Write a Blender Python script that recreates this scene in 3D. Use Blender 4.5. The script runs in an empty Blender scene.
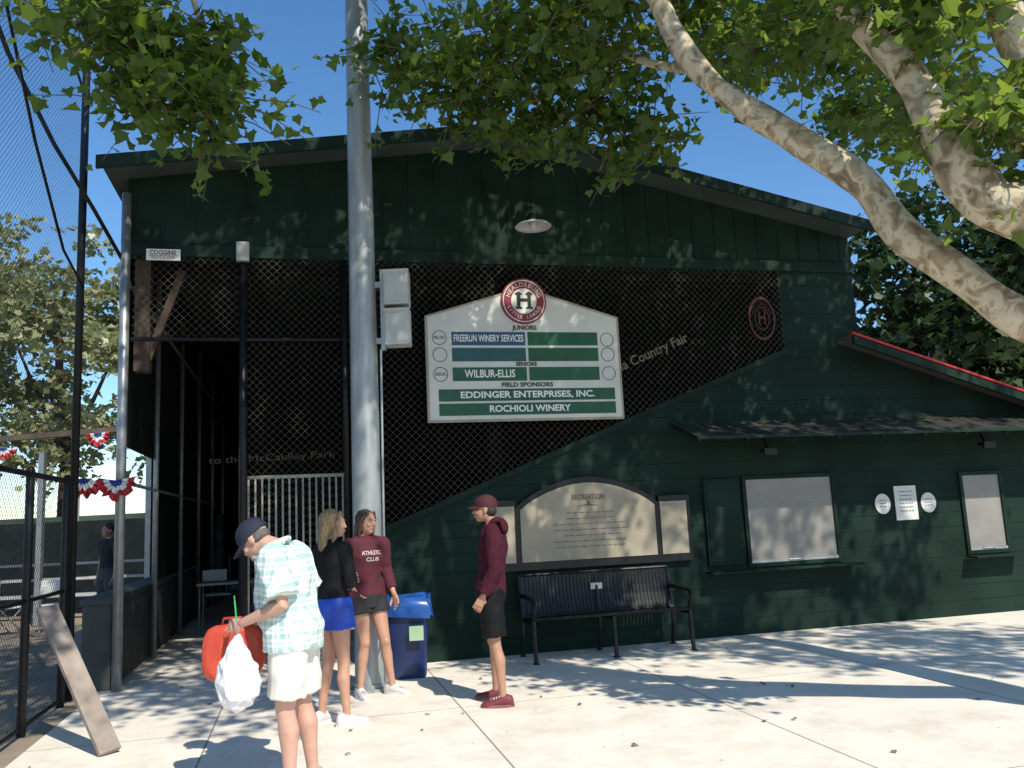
import bpy, math, random, bmesh
import numpy as np
from mathutils import Vector, Matrix, noise
from mathutils.bvhtree import BVHTree
random.seed(7); rng=np.random.default_rng(7)
scene=bpy.context.scene; coll=scene.collection
scene.view_settings.view_transform='Standard'; scene.view_settings.look='None'; scene.view_settings.exposure=0
CA,SA=0.970,0.2426; AL=math.atan2(SA,CA); YF=10.07
def W(u,v=0,z=0): return Vector((u*CA+v*SA, YF+u*SA-v*CA, z))

# ---------------- materials ----------------
def newmat(name):
    m=bpy.data.materials.new(name); m.use_nodes=True
    nt=m.node_tree; b=nt.nodes["Principled BSDF"]; return m,nt,b
def mat(name,col,rough=.6,var=.25,scale=6,metal=0,bump=0,bscale=40,col2=None,detail=6,spec=.5,stretch=None):
    m,nt,b=newmat(name); N=nt.nodes; L=nt.links
    b.inputs["Roughness"].default_value=rough; b.inputs["Metallic"].default_value=metal
    b.inputs["Specular IOR Level"].default_value=spec
    tc=N.new("ShaderNodeTexCoord"); n=N.new("ShaderNodeTexNoise"); n.inputs["Scale"].default_value=scale; n.inputs["Detail"].default_value=detail
    mp=N.new("ShaderNodeMapping"); L.new(tc.outputs["Object"],mp.inputs[0])
    if stretch: mp.inputs["Scale"].default_value=stretch
    L.new(mp.outputs[0],n.inputs["Vector"])
    r=N.new("ShaderNodeValToRGB"); r.color_ramp.elements[0].position=.3; r.color_ramp.elements[1].position=.72
    c1=tuple(c*(1-var) for c in col); c2=tuple(min(1,c*(1+var)) for c in col) if col2 is None else col2
    r.color_ramp.elements[0].color=(*c1,1); r.color_ramp.elements[1].color=(*c2,1)
    L.new(n.outputs[0],r.inputs[0]); L.new(r.outputs[0],b.inputs["Base Color"])
    if bump:
        n2=N.new("ShaderNodeTexNoise"); n2.inputs["Scale"].default_value=bscale; n2.inputs["Detail"].default_value=5
        L.new(mp.outputs[0],n2.inputs["Vector"])
        bp=N.new("ShaderNodeBump"); bp.inputs["Strength"].default_value=bump; bp.inputs["Distance"].default_value=.02
        L.new(n2.outputs[0],bp.inputs["Height"]); L.new(bp.outputs[0],b.inputs["Normal"])
    return m
def math_node(nt,op,a,b=None,c=None):
    n=nt.nodes.new("ShaderNodeMath"); n.operation=op
    for i,x in enumerate((a,b,c)):
        if x is None: continue
        if isinstance(x,(int,float)): n.inputs[i].default_value=x
        else: nt.links.new(x,n.inputs[i])
    return n.outputs[0]
def meshmat(name,col,pitch,w,rough=.5,metal=0.):
    m,nt,b=newmat(name); N=nt.nodes; L=nt.links
    b.inputs["Base Color"].default_value=(*col,1); b.inputs["Roughness"].default_value=rough; b.inputs["Metallic"].default_value=metal; b.inputs["Specular IOR Level"].default_value=.3
    tc=N.new("ShaderNodeTexCoord"); s=N.new("ShaderNodeSeparateXYZ"); L.new(tc.outputs["Object"],s.inputs[0])
    nz=N.new("ShaderNodeTexNoise"); nz.inputs["Scale"].default_value=2.5; L.new(tc.outputs["Object"],nz.inputs["Vector"])
    wob=math_node(nt,"MULTIPLY",nz.outputs[0],.035)
    res=[]
    for op in ("ADD","SUBTRACT"):
        a=math_node(nt,op,s.outputs[0],s.outputs[2]); a=math_node(nt,"ADD",a,wob); a=math_node(nt,"DIVIDE",a,pitch)
        a=math_node(nt,"FRACT",a); a=math_node(nt,"SUBTRACT",a,.5); a=math_node(nt,"ABSOLUTE",a)
        res.append(math_node(nt,"LESS_THAN",a,w))
    k=math_node(nt,"MAXIMUM",res[0],res[1])
    tr=N.new("ShaderNodeBsdfTransparent"); mx=N.new("ShaderNodeMixShader")
    L.new(k,mx.inputs[0]); L.new(tr.outputs[0],mx.inputs[1]); L.new(b.outputs[0],mx.inputs[2])
    L.new(mx.outputs[0],N["Material Output"].inputs[0]); return m
def leafmat(name,c1,c2,tcol,tf=.45):
    m,nt,b=newmat(name); N=nt.nodes; L=nt.links
    g=N.new("ShaderNodeNewGeometry"); r=N.new("ShaderNodeValToRGB")
    r.color_ramp.elements[0].color=(*c1,1); r.color_ramp.elements[1].color=(*c2,1)
    L.new(g.outputs["Random Per Island"],r.inputs[0]); L.new(r.outputs[0],b.inputs["Base Color"])
    b.inputs["Roughness"].default_value=.42
    t=N.new("ShaderNodeBsdfTranslucent"); mx2=N.new("ShaderNodeMix"); mx2.data_type='RGBA'; mx2.blend_type='MIX'
    L.new(g.outputs["Random Per Island"],mx2.inputs[0]); mx2.inputs[6].default_value=(*tcol,1); mx2.inputs[7].default_value=(tcol[0]*.5,tcol[1]*.6,tcol[2]*.8,1)
    L.new(mx2.outputs[2],t.inputs[0])
    mx=N.new("ShaderNodeMixShader"); mx.inputs[0].default_value=tf
    L.new(b.outputs[0],mx.inputs[1]); L.new(t.outputs[0],mx.inputs[2]); L.new(mx.outputs[0],N["Material Output"].inputs[0]); return m
def sidingmat():
    m=mat("green_siding",(.0100,.0255,.0180),.75,.38,1.3,bump=.2,bscale=60,spec=.14); nt=m.node_tree;N=nt.nodes;L=nt.links;b=N["Principled BSDF"]
    tc=N.new("ShaderNodeTexCoord"); s=N.new("ShaderNodeSeparateXYZ"); L.new(tc.outputs["Object"],s.inputs[0])
    a=math_node(nt,"DIVIDE",s.outputs[2],.19); a=math_node(nt,"FRACT",a)
    bp=N.new("ShaderNodeBump"); bp.inputs["Strength"].default_value=.5; bp.inputs["Distance"].default_value=.01; bp.invert=True
    L.new(a,bp.inputs["Height"]); old=b.inputs["Normal"].links[0].from_socket; L.new(old,bp.inputs["Normal"]); L.new(bp.outputs[0],b.inputs["Normal"])
    lt=math_node(nt,"LESS_THAN",a,.05); mx=N.new("ShaderNodeMix"); mx.data_type='RGBA'
    L.new(lt,mx.inputs[0]); src=b.inputs["Base Color"].links[0].from_socket; L.new(src,mx.inputs[6]); mx.inputs[7].default_value=(.005,.013,.010,1)
    L.new(mx.outputs[2],b.inputs["Base Color"]); return m
def concretemat():
    m=mat("concrete",(.85,.775,.665),.85,.05,.9,bump=.25,bscale=90,spec=.3); nt=m.node_tree;N=nt.nodes;L=nt.links;b=N["Principled BSDF"]
    tc=N.new("ShaderNodeTexCoord"); s=N.new("ShaderNodeSeparateXYZ"); L.new(tc.outputs["Object"],s.inputs[0])
    def line(sock,off,p,w):
        a=math_node(nt,"ADD",sock,off); a=math_node(nt,"DIVIDE",a,p); a=math_node(nt,"FRACT",a); a=math_node(nt,"SUBTRACT",a,.5);a=math_node(nt,"ABSOLUTE",a)
        return math_node(nt,"LESS_THAN",a,w/p)
    k=math_node(nt,"MAXIMUM",line(s.outputs[0],1.17+.985,1.97,.007),line(s.outputs[1],2.4+1.5,3.0,.006))
    n=N.new("ShaderNodeTexNoise"); n.inputs["Scale"].default_value=2.2; n.inputs["Detail"].default_value=9; n.inputs["Roughness"].default_value=.72; L.new(tc.outputs["Object"],n.inputs["Vector"])
    r=N.new("ShaderNodeValToRGB"); r.color_ramp.elements[0].position=.28; r.color_ramp.elements[0].color=(.78,.75,.71,1); r.color_ramp.elements[1].position=.55; r.color_ramp.elements[1].color=(1,1,1,1); L.new(n.outputs[0],r.inputs[0])
    n3=N.new("ShaderNodeTexVoronoi"); n3.inputs["Scale"].default_value=3.1; L.new(tc.outputs["Object"],n3.inputs["Vector"])
    sp=math_node(nt,"LESS_THAN",n3.outputs["Distance"],.045)
    mu=N.new("ShaderNodeMix"); mu.data_type='RGBA'; mu.blend_type='MULTIPLY'; mu.inputs[0].default_value=1
    src=b.inputs["Base Color"].links[0].from_socket; L.new(src,mu.inputs[6]); L.new(r.outputs[0],mu.inputs[7])
    m4=N.new("ShaderNodeMix"); m4.data_type='RGBA'; L.new(math_node(nt,"MULTIPLY",sp,.45),m4.inputs[0]); L.new(mu.outputs[2],m4.inputs[6]); m4.inputs[7].default_value=(.2,.18,.15,1)
    mx=N.new("ShaderNodeMix"); mx.data_type='RGBA'; L.new(k,mx.inputs[0]); L.new(m4.outputs[2],mx.inputs[6]); mx.inputs[7].default_value=(.30,.265,.22,1)
    L.new(mx.outputs[2],b.inputs["Base Color"]); return m
def barkmat():
    m,nt,b=newmat("plane_tree_bark"); N=nt.nodes;L=nt.links
    tc=N.new("ShaderNodeTexCoord"); n=N.new("ShaderNodeTexNoise"); n.inputs["Scale"].default_value=8; n.inputs["Detail"].default_value=6; n.inputs["Distortion"].default_value=.9
    L.new(tc.outputs["Object"],n.inputs["Vector"]); r=N.new("ShaderNodeValToRGB"); cr=r.color_ramp
    cr.elements[0].position=.32; cr.elements[0].color=(.17,.125,.075,1); cr.elements[1].position=.40; cr.elements[1].color=(.31,.24,.15,1)
    for p,c in ((.465,(.38,.305,.20,1)),(.49,(.50,.42,.295,1)),(.60,(.58,.50,.365,1)),(.63,(.38,.315,.215,1))):
        e=cr.elements.new(p); e.color=c
    L.new(n.outputs[0],r.inputs[0]); L.new(r.outputs[0],b.inputs["Base Color"]); b.inputs["Roughness"].default_value=.85
    n2=N.new("ShaderNodeTexNoise"); n2.inputs["Scale"].default_value=45; L.new(tc.outputs["Object"],n2.inputs["Vector"])
    h=math_node(nt,"ADD",n.outputs[0],math_node(nt,"MULTIPLY",n2.outputs[0],.25))
    bp=N.new("ShaderNodeBump"); bp.inputs["Strength"].default_value=.8; bp.inputs["Distance"].default_value=.02; L.new(h,bp.inputs["Height"]); L.new(bp.outputs[0],b.inputs["Normal"]); return m
def plaidmat():
    m,nt,b=newmat("plaid_shirt"); N=nt.nodes;L=nt.links; b.inputs["Roughness"].default_value=.9
    tc=N.new("ShaderNodeTexCoord"); s=N.new("ShaderNodeSeparateXYZ"); L.new(tc.outputs["Object"],s.inputs[0])
    def band(sock,p,w,o=0):
        a=math_node(nt,"ADD",sock,o); a=math_node(nt,"DIVIDE",a,p); a=math_node(nt,"FRACT",a); return math_node(nt,"LESS_THAN",a,w)
    sx=math_node(nt,"ADD",s.outputs[0],s.outputs[1])
    t=math_node(nt,"ADD",band(sx,.075,.38),band(s.outputs[2],.075,.38)); t=math_node(nt,"ADD",t,band(s.outputs[2],.075,.1,.028)); t=math_node(nt,"ADD",t,band(sx,.075,.1,.028))
    t=math_node(nt,"DIVIDE",t,3.)
    r=N.new("ShaderNodeValToRGB"); r.color_ramp.elements[0].color=(.80,.86,.80,1); r.color_ramp.elements[1].color=(.13,.36,.35,1); L.new(t,r.inputs[0]); L.new(r.outputs[0],b.inputs["Base Color"]); return m

M_green=sidingmat(); M_greenp=mat("green_paint",(.0105,.026,.0185),.7,.38,2.2,bump=.1,spec=.14); M_trim=mat("trim_green",(.0125,.030,.0225),.7,.25,3,spec=.18)
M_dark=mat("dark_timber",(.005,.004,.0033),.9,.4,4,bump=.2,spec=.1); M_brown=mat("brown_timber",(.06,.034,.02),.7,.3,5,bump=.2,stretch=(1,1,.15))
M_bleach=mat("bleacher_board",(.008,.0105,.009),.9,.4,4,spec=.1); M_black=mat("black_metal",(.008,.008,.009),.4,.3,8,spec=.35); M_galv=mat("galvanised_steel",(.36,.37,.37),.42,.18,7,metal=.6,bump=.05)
M_galvp=mat("painted_grey_pole",(.34,.36,.36),.45,.2,5,metal=.35,stretch=(3,3,.5)); M_box=mat("grey_cabinet",(.42,.43,.41),.5,.08,4)
M_white=mat("white_paint",(.78,.78,.75),.5,.06,4); M_gate=mat("cream_gate_paint",(.50,.47,.38),.6,.12,5); M_cream=mat("tan_bronze_panel",(.34,.285,.205),.42,.22,2.5); M_sgreen=mat("sign_green",(.008,.085,.035),.45,.12,6); M_sblue=mat("sign_blue",(.02,.075,.17),.45,.1,6)
M_maroon=mat("maroon_paint",(.22,.015,.03),.5,.1,6); M_ink=mat("black_ink",(.015,.015,.015),.5,.1,6); M_shutter=mat("roller_shutter",(.255,.235,.205),.5,.12,3); M_red=mat("red_trim",(.38,.02,.017),.6,.2,4)
M_dim=mat("faded_gold_letters",(.12,.11,.065),.7,.3,6); M_dim2=mat("dim_gold_letters",(.09,.08,.045),.7,.25,6); M_dimred=mat("faded_maroon",(.075,.011,.015),.7,.25,6)
M_conc=concretemat(); M_bark=barkmat()
M_link=meshmat("chain_link",(.075,.065,.047),.085,.034,.5,.1); M_linkb=meshmat("black_chain_link",(.025,.025,.025),.06,.09); M_net=meshmat("backstop_netting",(.02,.02,.022),.055,.06)
M_leaf=leafmat("plane_leaf",(.028,.070,.013),(.10,.17,.03),(.42,.54,.06),.48); M_leafd=leafmat("dark_leaf",(.015,.04,.012),(.04,.08,.02),(.06,.12,.02),.25); M_leafy=leafmat("hazed_yellow_leaf",(.24,.26,.12),(.42,.42,.22),(.5,.5,.2),.35)  # far-tree yellow green is lightened to stand for distance haze

# ---------------- mesh builder ----------------
class MB:
    def __init__(s): s.v=[]; s.f=[]; s.m=[]
    def add(s,vs,fs,mi=0):
        o=len(s.v); s.v+=[tuple(v) for v in vs]; s.f+=[tuple(i+o for i in f) for f in fs]; s.m+=[mi]*len(fs)
    def box(s,a,b,mi=0):
        x0,x1=sorted((a[0],b[0]));y0,y1=sorted((a[1],b[1]));z0,z1=sorted((a[2],b[2]))
        s.add([(x0,y0,z0),(x1,y0,z0),(x1,y1,z0),(x0,y1,z0),(x0,y0,z1),(x1,y0,z1),(x1,y1,z1),(x0,y1,z1)],
          [(0,3,2,1),(4,5,6,7),(0,1,5,4),(1,2,6,5),(2,3,7,6),(3,0,4,7)],mi)
    def bar(s,p,q,w,h,mi=0,up=(0,0,1)):
        p=Vector(p);q=Vector(q);t=(q-p).normalized();u=Vector(up)
        if abs(t.dot(u))>.95:u=Vector((1,0,0))
        r=t.cross(u).normalized();u=r.cross(t)
        vs=[c+r*(w/2*i)+u*(h/2*j) for c in (p,q) for i,j in ((-1,-1),(1,-1),(1,1),(-1,1))]
        s.add(vs,[(0,1,2,3),(7,6,5,4),(0,4,5,1),(1,5,6,2),(2,6,7,3),(3,7,4,0)],mi)
    def rings(s,rings,mi=0,cap=True):
        n=len(rings[0]);vs=[p for r in rings for p in r];fs=[]
        for k in range(len(rings)-1):
            for i in range(n):
                j=(i+1)%n; fs.append((k*n+i,k*n+j,(k+1)*n+j,(k+1)*n+i))
        if cap: fs.append(tuple(reversed(range(n)))); fs.append(tuple((len(rings)-1)*n+i for i in range(n)))
        s.add(vs,fs,mi)
    def tube(s,pts,rad,n=12,mi=0,rnd=False,flat=1.0,ref=(0,1,0)):
        pts=[Vector(p) for p in pts]
        if not isinstance(rad,(list,tuple)): rad=[rad]*len(pts)
        rad=list(rad)
        if rnd:
            t0=(pts[0]-pts[1]).normalized();t1=(pts[-1]-pts[-2]).normalized();r0,r1=rad[0],rad[-1]
            pts=[pts[0]+t0*r0*.95,pts[0]+t0*r0*.7]+pts+[pts[-1]+t1*r1*.7,pts[-1]+t1*r1*.95]; rad=[r0*.3,r0*.72]+rad+[r1*.72,r1*.3]
        R=[];ref=Vector(ref)
        for i,p in enumerate(pts):
            t=(pts[min(i+1,len(pts)-1)]-pts[max(i-1,0)]).normalized()
            a=ref-t*ref.dot(t)
            if a.length<.15: a=Vector((1,0,0)); a=a-t*a.dot(t)
            a.normalize();b=t.cross(a)
            R.append([p+a*(rad[i]*math.cos(2*math.pi*k/n))+b*(rad[i]*flat*math.sin(2*math.pi*k/n)) for k in range(n)])
        s.rings(R,mi)
    def ell(s,c,r,R=None,n=16,mi=0,zmin=-1):
        c=Vector(c);rs=[];R=R or Matrix.Identity(3);m=n//2
        for k in range(m+1):
            ph=-math.pi/2+math.pi*(k+.001)/(m+.002); 
            if math.sin(ph)<zmin: continue
            rs.append([c+R@Vector((r[0]*math.cos(ph)*math.cos(2*math.pi*i/n),r[1]*math.cos(ph)*math.sin(2*math.pi*i/n),r[2]*math.sin(ph))) for i in range(n)])
        s.rings(rs,mi)
    def prism(s,poly,y0,y1,mi=0):
        n=len(poly);vs=[(p[0],y0,p[1]) for p in poly]+[(p[0],y1,p[1]) for p in poly]
        fs=[tuple(range(n)),tuple(reversed(range(n,2*n)))]+[(i,i+n,(i+1)%n+n,(i+1)%n) for i in range(n)]
        s.add(vs,fs,mi)
    def make(s,name,mats,parent=None,smooth=False,bevel=0,loc=None,rot=None):
        me=bpy.data.meshes.new(name); me.from_pydata(s.v,[],s.f)
        if not isinstance(mats,(list,tuple)): mats=[mats]
        for m in mats: me.materials.append(m)
        me.polygons.foreach_set("material_index",s.m)
        me.update()
        bm=bmesh.new();bm.from_mesh(me);bmesh.ops.recalc_face_normals(bm,faces=bm.faces);bm.to_mesh(me);bm.free()
        if smooth:
            me.polygons.foreach_set("use_smooth",[True]*len(me.polygons))
        ob=bpy.data.objects.new(name,me); coll.objects.link(ob)
        if smooth=="auto": me.set_sharp_from_angle(angle=math.radians(40))
        if bevel:
            b=ob.modifiers.new("bevel","BEVEL");b.width=bevel;b.segments=2;b.limit_method='ANGLE'
        if parent: ob.parent=parent
        if loc is not None: ob.location=loc
        if rot is not None: ob.rotation_euler=(0,0,rot)
        return ob
def empty(name,loc,rot=0):
    e=bpy.data.objects.new(name,None); e.location=loc; e.rotation_euler=(0,0,rot); coll.objects.link(e); return e
def tag(o,label,cat,group=None):
    o["label"]=label;o["category"]=cat
    if group:o["group"]=group
    return o
def struct(o): o["kind"]="structure"; return o
def textmesh(txt,size,align='CENTER',ext=0.0,bold=0.0,sx=1.0):
    c=bpy.data.curves.new("t","FONT");c.body=txt;c.size=size;c.align_x=align;c.align_y='CENTER';c.extrude=ext;c.offset=bold;c.resolution_u=3
    o=bpy.data.objects.new("t",c);coll.objects.link(o);bpy.context.view_layer.update()
    me=bpy.data.meshes.new_from_object(o.evaluated_get(bpy.context.evaluated_depsgraph_get()))
    vs=[(v.co.x*sx,v.co.y) for v in me.vertices];fs=[tuple(p.vertices) for p in me.polygons]
    bpy.data.objects.remove(o);bpy.data.meshes.remove(me);return vs,fs
def addtext(mb,txt,x,z,y,size,mi=0,rot=0,width=None,bold=0.0,align='CENTER'):
    vs,fs=textmesh(txt,size,align,bold=bold)
    if width:
        xs=[a for a,b in vs];w=max(xs)-min(xs);k=width/w
    else:k=1
    c,s=math.cos(rot),math.sin(rot)
    mb.add([(x+(a*k*c-b*s),y,z+(a*k*s+b*c)) for a,b in vs],fs,mi)
def disc(mb,x,z,y,r0,r1,mi=0,n=40):
    vs=[];fs=[]
    for i in range(n):
        a=2*math.pi*i/n;vs+=[(x+r0*math.cos(a),y,z+r0*math.sin(a)),(x+r1*math.cos(a),y,z+r1*math.sin(a))]
    for i in range(n):
        j=(i+1)%n;fs.append((2*i,2*i+1,2*j+1,2*j))
    if r0<=0: 
        vs=[(x+r1*math.cos(2*math.pi*i/n),y,z+r1*math.sin(2*math.pi*i/n)) for i in range(n)];fs=[tuple(range(n))]
    mb.add(vs,fs,mi)
def circtext(mb,txt,x,z,y,r,size,a0,step,mi=0,flip=False):
    for i,ch in enumerate(txt):
        if ch==" ":continue
        a=a0+(i*step if flip else -i*step)
        rot=a+math.pi/2 if flip else a-math.pi/2
        addtext(mb,ch,x+r*math.cos(a),z+r*math.sin(a),y,size,mi,rot=rot)
def quad(mb,x0,z0,x1,z1,y,mi=0): mb.add([(x0,y,z0),(x1,y,z0),(x1,y,z1),(x0,y,z1)],[(0,1,2,3)],mi)

# ---------------- ground ----------------
g=MB();g.add([(-400,-200,-.03),(400,-200,-.03),(400,600,-.03),(-400,600,-.03)],[(0,1,2,3)])
struct(g.make("field_ground",mat("field_grass",(.085,.11,.035),.9,.35,.6,col2=(.22,.19,.10),bump=.3)))
g=MB();P=[(-4.45,-14),(-4.45,18),(14,18),(14,-14)]
g.add([(a,-b,0) for a,b in P],[(0,1,2,3)])
struct(g.make("concrete_pavement",M_conc,loc=(0,YF,0),rot=AL))
g=MB();g.add([(-30,-14,-.012),(-4.4,-14,-.012),(-4.4,18,-.012),(-30,18,-.012)],[(0,1,2,3)])
struct(g.make("dirt_track",mat("dirt",(.30,.24,.17),.95,.2,2,bump=.4),loc=(0,YF,0),rot=AL))

# ---------------- grandstand ----------------
B=empty("grandstand_building",(0,YF,0),AL); tag(B,"dark green timber grandstand with low gable roof and chain link front","building")
m=MB();m.prism([(-4.27,4.70),(4.78,4.66),(4.78,5.06),(0,6.10),(-4.27,5.46)],0,.10);m.make("gable_wall",M_greenp,B)
x=-4.2
while x<4.75:
    zt=5.46+(x+4.27)*.15 if x<0 else 6.10-x*.2175
    m=MB();m.box((x-.018,-.009,4.71),(x+.018,-.001,zt-.02));m.make("batten",M_greenp,B); x+=.305
m=MB();m.box((-4.3,-.04,4.56),(4.80,.12,4.70));m.make("beam",M_greenp,B,bevel=.006)
m=MB();m.prism([(3.66,4.56),(4.78,4.56),(4.78,3.56),(7.9,2.58),(7.9,0),(-1.75,0),(-1.75,1.38),(-1.54,1.49),(3.66,3.47)],0,.12);m.make("wall",M_green,B)
m=MB();m.bar((-1.85,-.015,1.35),(3.70,-.015,3.51),.035,.07);m.make("trim_board",M_greenp,B,bevel=.005)
M_roof=mat("roof_sheet",(.05,.065,.06),.6,.3,2)
for (x0,z0,x1,z1) in ((-4.46,5.42,0,6.08),(4.78,5.05,0,6.08)):
    m=MB();m.prism([(x0,z0),(x1,z1),(x1,z1+.08),(x0,z0+.08)],-.45,16.3);m.make("roof",M_roof,B)
for (x0,z0,x1,z1) in ((-4.50,5.36,-.002,6.03),(4.82,4.99,.002,6.03)):
    m=MB();m.prism([(x0,z0),(x1,z1),(x1,z1+.14),(x0,z0+.14)],-.50,-.455);m.make("fascia",M_trim,B)
m=MB();m.prism([(4.45,3.60),(8.4,2.36),(8.4,2.42),(4.45,3.66)],-.35,9);m.make("lower_roof",mat("lower_roof_sheet",(.10,.09,.08),.6,.3,3),B)
m=MB();m.prism([(4.42,3.52),(8.4,2.28),(8.4,2.38),(4.42,3.62)],-.40,-.352);m.make("rake_board",M_greenp,B)
m=MB();m.prism([(4.40,3.640),(8.4,2.400),(8.4,2.430),(4.40,3.670)],-.41,-.352);m.make("red_trim",M_red,B)
m=MB();m.box((4.68,.12,0),(4.76,16,5.09));m.make("side_wall",M_greenp,B)
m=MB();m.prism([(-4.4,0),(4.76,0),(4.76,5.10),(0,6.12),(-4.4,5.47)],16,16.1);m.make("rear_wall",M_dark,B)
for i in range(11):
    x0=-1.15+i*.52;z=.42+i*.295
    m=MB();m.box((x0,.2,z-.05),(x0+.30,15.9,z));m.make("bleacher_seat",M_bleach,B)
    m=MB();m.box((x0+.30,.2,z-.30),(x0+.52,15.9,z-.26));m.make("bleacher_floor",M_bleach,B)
for y in (.0,4,8,12):
    for x0 in (-3.05,-.2,3.0):
        if y==0 and x0!=-.2: continue
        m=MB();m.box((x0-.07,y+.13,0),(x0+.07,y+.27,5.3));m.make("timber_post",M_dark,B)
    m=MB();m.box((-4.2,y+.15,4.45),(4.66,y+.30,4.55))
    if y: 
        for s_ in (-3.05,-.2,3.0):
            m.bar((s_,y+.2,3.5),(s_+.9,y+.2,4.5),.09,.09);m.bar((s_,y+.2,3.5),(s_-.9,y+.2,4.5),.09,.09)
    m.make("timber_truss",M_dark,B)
m=MB();m.box((-4.20,.10,3.3),(-4.04,.26,4.55));m.bar((-4.12,.2,3.3),(-3.7,.2,4.5),.08,.08);m.make("brown_post",M_brown,B)
for y in (-.06,2.2,4.6,7,9.5,12):
    m=MB();m.tube([(-4.27,y,0),(-4.27,y,5.25 if y<0 else 4.9)],.05 if y<0 else .035,14);m.make("side_post",M_galv,B,smooth=True)
for z in (2.1,4.3):
    m=MB();m.tube([(-4.27,0,z),(-4.27,15,z)],.022,8);m.make("side_rail",M_galv,B,smooth=True)
m=MB();m.tube([(-3.05,-.05,0),(-3.05,-.05,4.6)],.045,12);m.make("entrance_post",M_black,B,smooth=True)
m=MB();m.tube([(-1.95,-.05,1.2),(-1.95,-.05,4.55)],.03,8);m.make("entrance_post",M_black,B,smooth=True)
m=MB();m.tube([(-4.2,-.05,3.62),(-1.9,-.05,3.62)],.025,8);m.make("entrance_rail",M_black,B,smooth=True)
m=MB();m.box((-3.12,-.14,4.50),(-2.98,-.06,4.72));m.make("light_fixture",M_box,B,bevel=.01)
m=MB();m.add([(-3.05,-.02,1.0),(-1.93,-.02,1.0),(-1.5,-.02,1.53),(3.66,-.02,3.5),(3.66,-.02,4.56),(-4.2,-.02,4.56),(-4.2,-.02,3.62),(-3.05,-.02,3.62)],[(0,1,2,3,4,5,6,7)]);m.make("chain_link_screen",M_link,B)
m=MB();m.add([(0,0,0),(15.5,0,0),(15.5,0,4.5),(0,0,4.5)],[(0,1,2,3)]);m.make("side_fabric",M_link,B,loc=(-4.25,0,0),rot=math.pi/2)
m=MB();m.add([(-4.31,2.3,.93),(-4.31,15.99,.93),(-4.31,15.99,5.44),(-4.31,.3,5.44),(-4.31,.3,2.5),(-4.31,2.3,2.5)],[(0,1,2,3,4,5)]);m.make("added_dark_sheet",mat("added_dark_sheet",(.010,.014,.012),.9,.3,3,spec=.1),B)  # dark sheet added along the open side to keep the interior in shade
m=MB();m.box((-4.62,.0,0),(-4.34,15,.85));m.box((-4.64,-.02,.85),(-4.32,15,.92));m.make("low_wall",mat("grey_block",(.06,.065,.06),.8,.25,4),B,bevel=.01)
m=MB()
for i in range(15): m.tube([(-3.0+i*.072,.05,.55),(-3.0+i*.072,.05,2.1)],.011,8)
m.tube([(-3.03,.05,2.1),(-1.95,.05,2.1)],.02,8);m.tube([(-3.03,.05,.55),(-1.95,.05,.55)],.02,8);m.make("railing",M_gate,B,smooth=True)
m=MB();addtext(m,"Sonoma Country Fair",1.63,3.40,-.035,.17,0,rot=.39,width=1.42,bold=.003);m.make("lettering",M_dim,B)
m=MB();addtext(m,"to the McCaulley Park",-2.80,2.46,1.91,.13,0,rot=.03,width=1.6);m.make("lettering",M_dim2,B)
m=MB();disc(m,3.36,3.92,-.035,.25,.29);disc(m,3.36,3.92,-.035,.14,.16);addtext(m,"H",3.36,3.92,-.035,.26,bold=.006);circtext(m,"HEALDSBURG",3.36,3.92,-.035,.20,.07,math.radians(158),math.radians(15.2))
m.v=[(3.36+(x-3.36)*.66,y,z) for x,y,z in m.v];m.make("emblem",M_dimred,B)
# awning
n=260;R0=[];R1=[]
for i in range(n+1):
    x0=1.98+i*(8.2-1.98)/n;w=.004*math.cos(i*math.pi*2/5.2)
    R0.append((x0,-.005,2.60+w));R1.append((x0,-.74,2.345+w))
m=MB();m.add(R0+R1,[(i,i+1,n+2+i,n+1+i) for i in range(n)])
aw=m.make("awning",mat("awning_sheet",(.04,.042,.034),.65,.4,3,stretch=(3,.4,1),spec=.2),B)
sm=aw.modifiers.new("thick","SOLIDIFY");sm.thickness=.004
m=MB();m.box((1.97,-.752,2.320),(8.2,-.742,2.352));m.make("drip_edge",M_trim,aw)
for x0 in np.arange(2.05,8.2,.61): m=MB();m.bar((x0,0,2.55),(x0,-.66,2.32),.04,.05);m.make("rafter",M_greenp,aw)
def window(u0,u1,z0,z1,sill=None):
    fr=MB();t=.05
    fr.box((u0-t,-.035,z0-t),(u0,-.001,z1+t));fr.box((u1,-.035,z0-t),(u1+t,-.001,z1+t));fr.box((u0,-.034,z1),(u1,-.001,z1+t));fr.box((u0,-.034,z0-t),(u1,-.001,z0))
    w=fr.make("window",M_greenp,B,bevel=.004)
    s=MB();nz=30
    for i in range(nz):
        a=z0+(z1-z0)*i/nz;b=z0+(z1-z0)*(i+1)/nz
        s.add([(u0,-.012,a),(u1,-.012,a),(u1,-.0132,a+(b-a)*.5),(u0,-.0132,a+(b-a)*.5),(u1,-.012,b-.0005),(u0,-.012,b-.0005)],[(0,1,2,3),(3,2,4,5)])
    s.make("shutter",M_shutter,w)
    s=MB();s.box((u0,-.033,z0),(u1,-.018,z0+.035));s.tube([((u0+u1)/2-.1,-.045,z0+.02),((u0+u1)/2+.1,-.045,z0+.02)],.008,6);s.make("shutter_bar",M_galv,w)
    if sill:
        s=MB();s.box((sill[0],-.24,z0-.09),(sill[1],-.036,z0-.065));s.make("sill",M_greenp,w,bevel=.004)
window(2.92,4.12,.84,1.86,(2.28,4.34));window(6.10,6.68,.82,1.80,(6.0,6.8))
m=MB();m.box((2.34,-.05,.84),(2.82,-.001,1.88));m.box((2.37,-.06,.88),(2.79,-.05,1.84));m.make("hinged_shutter",M_greenp,B,bevel=.006)
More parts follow.
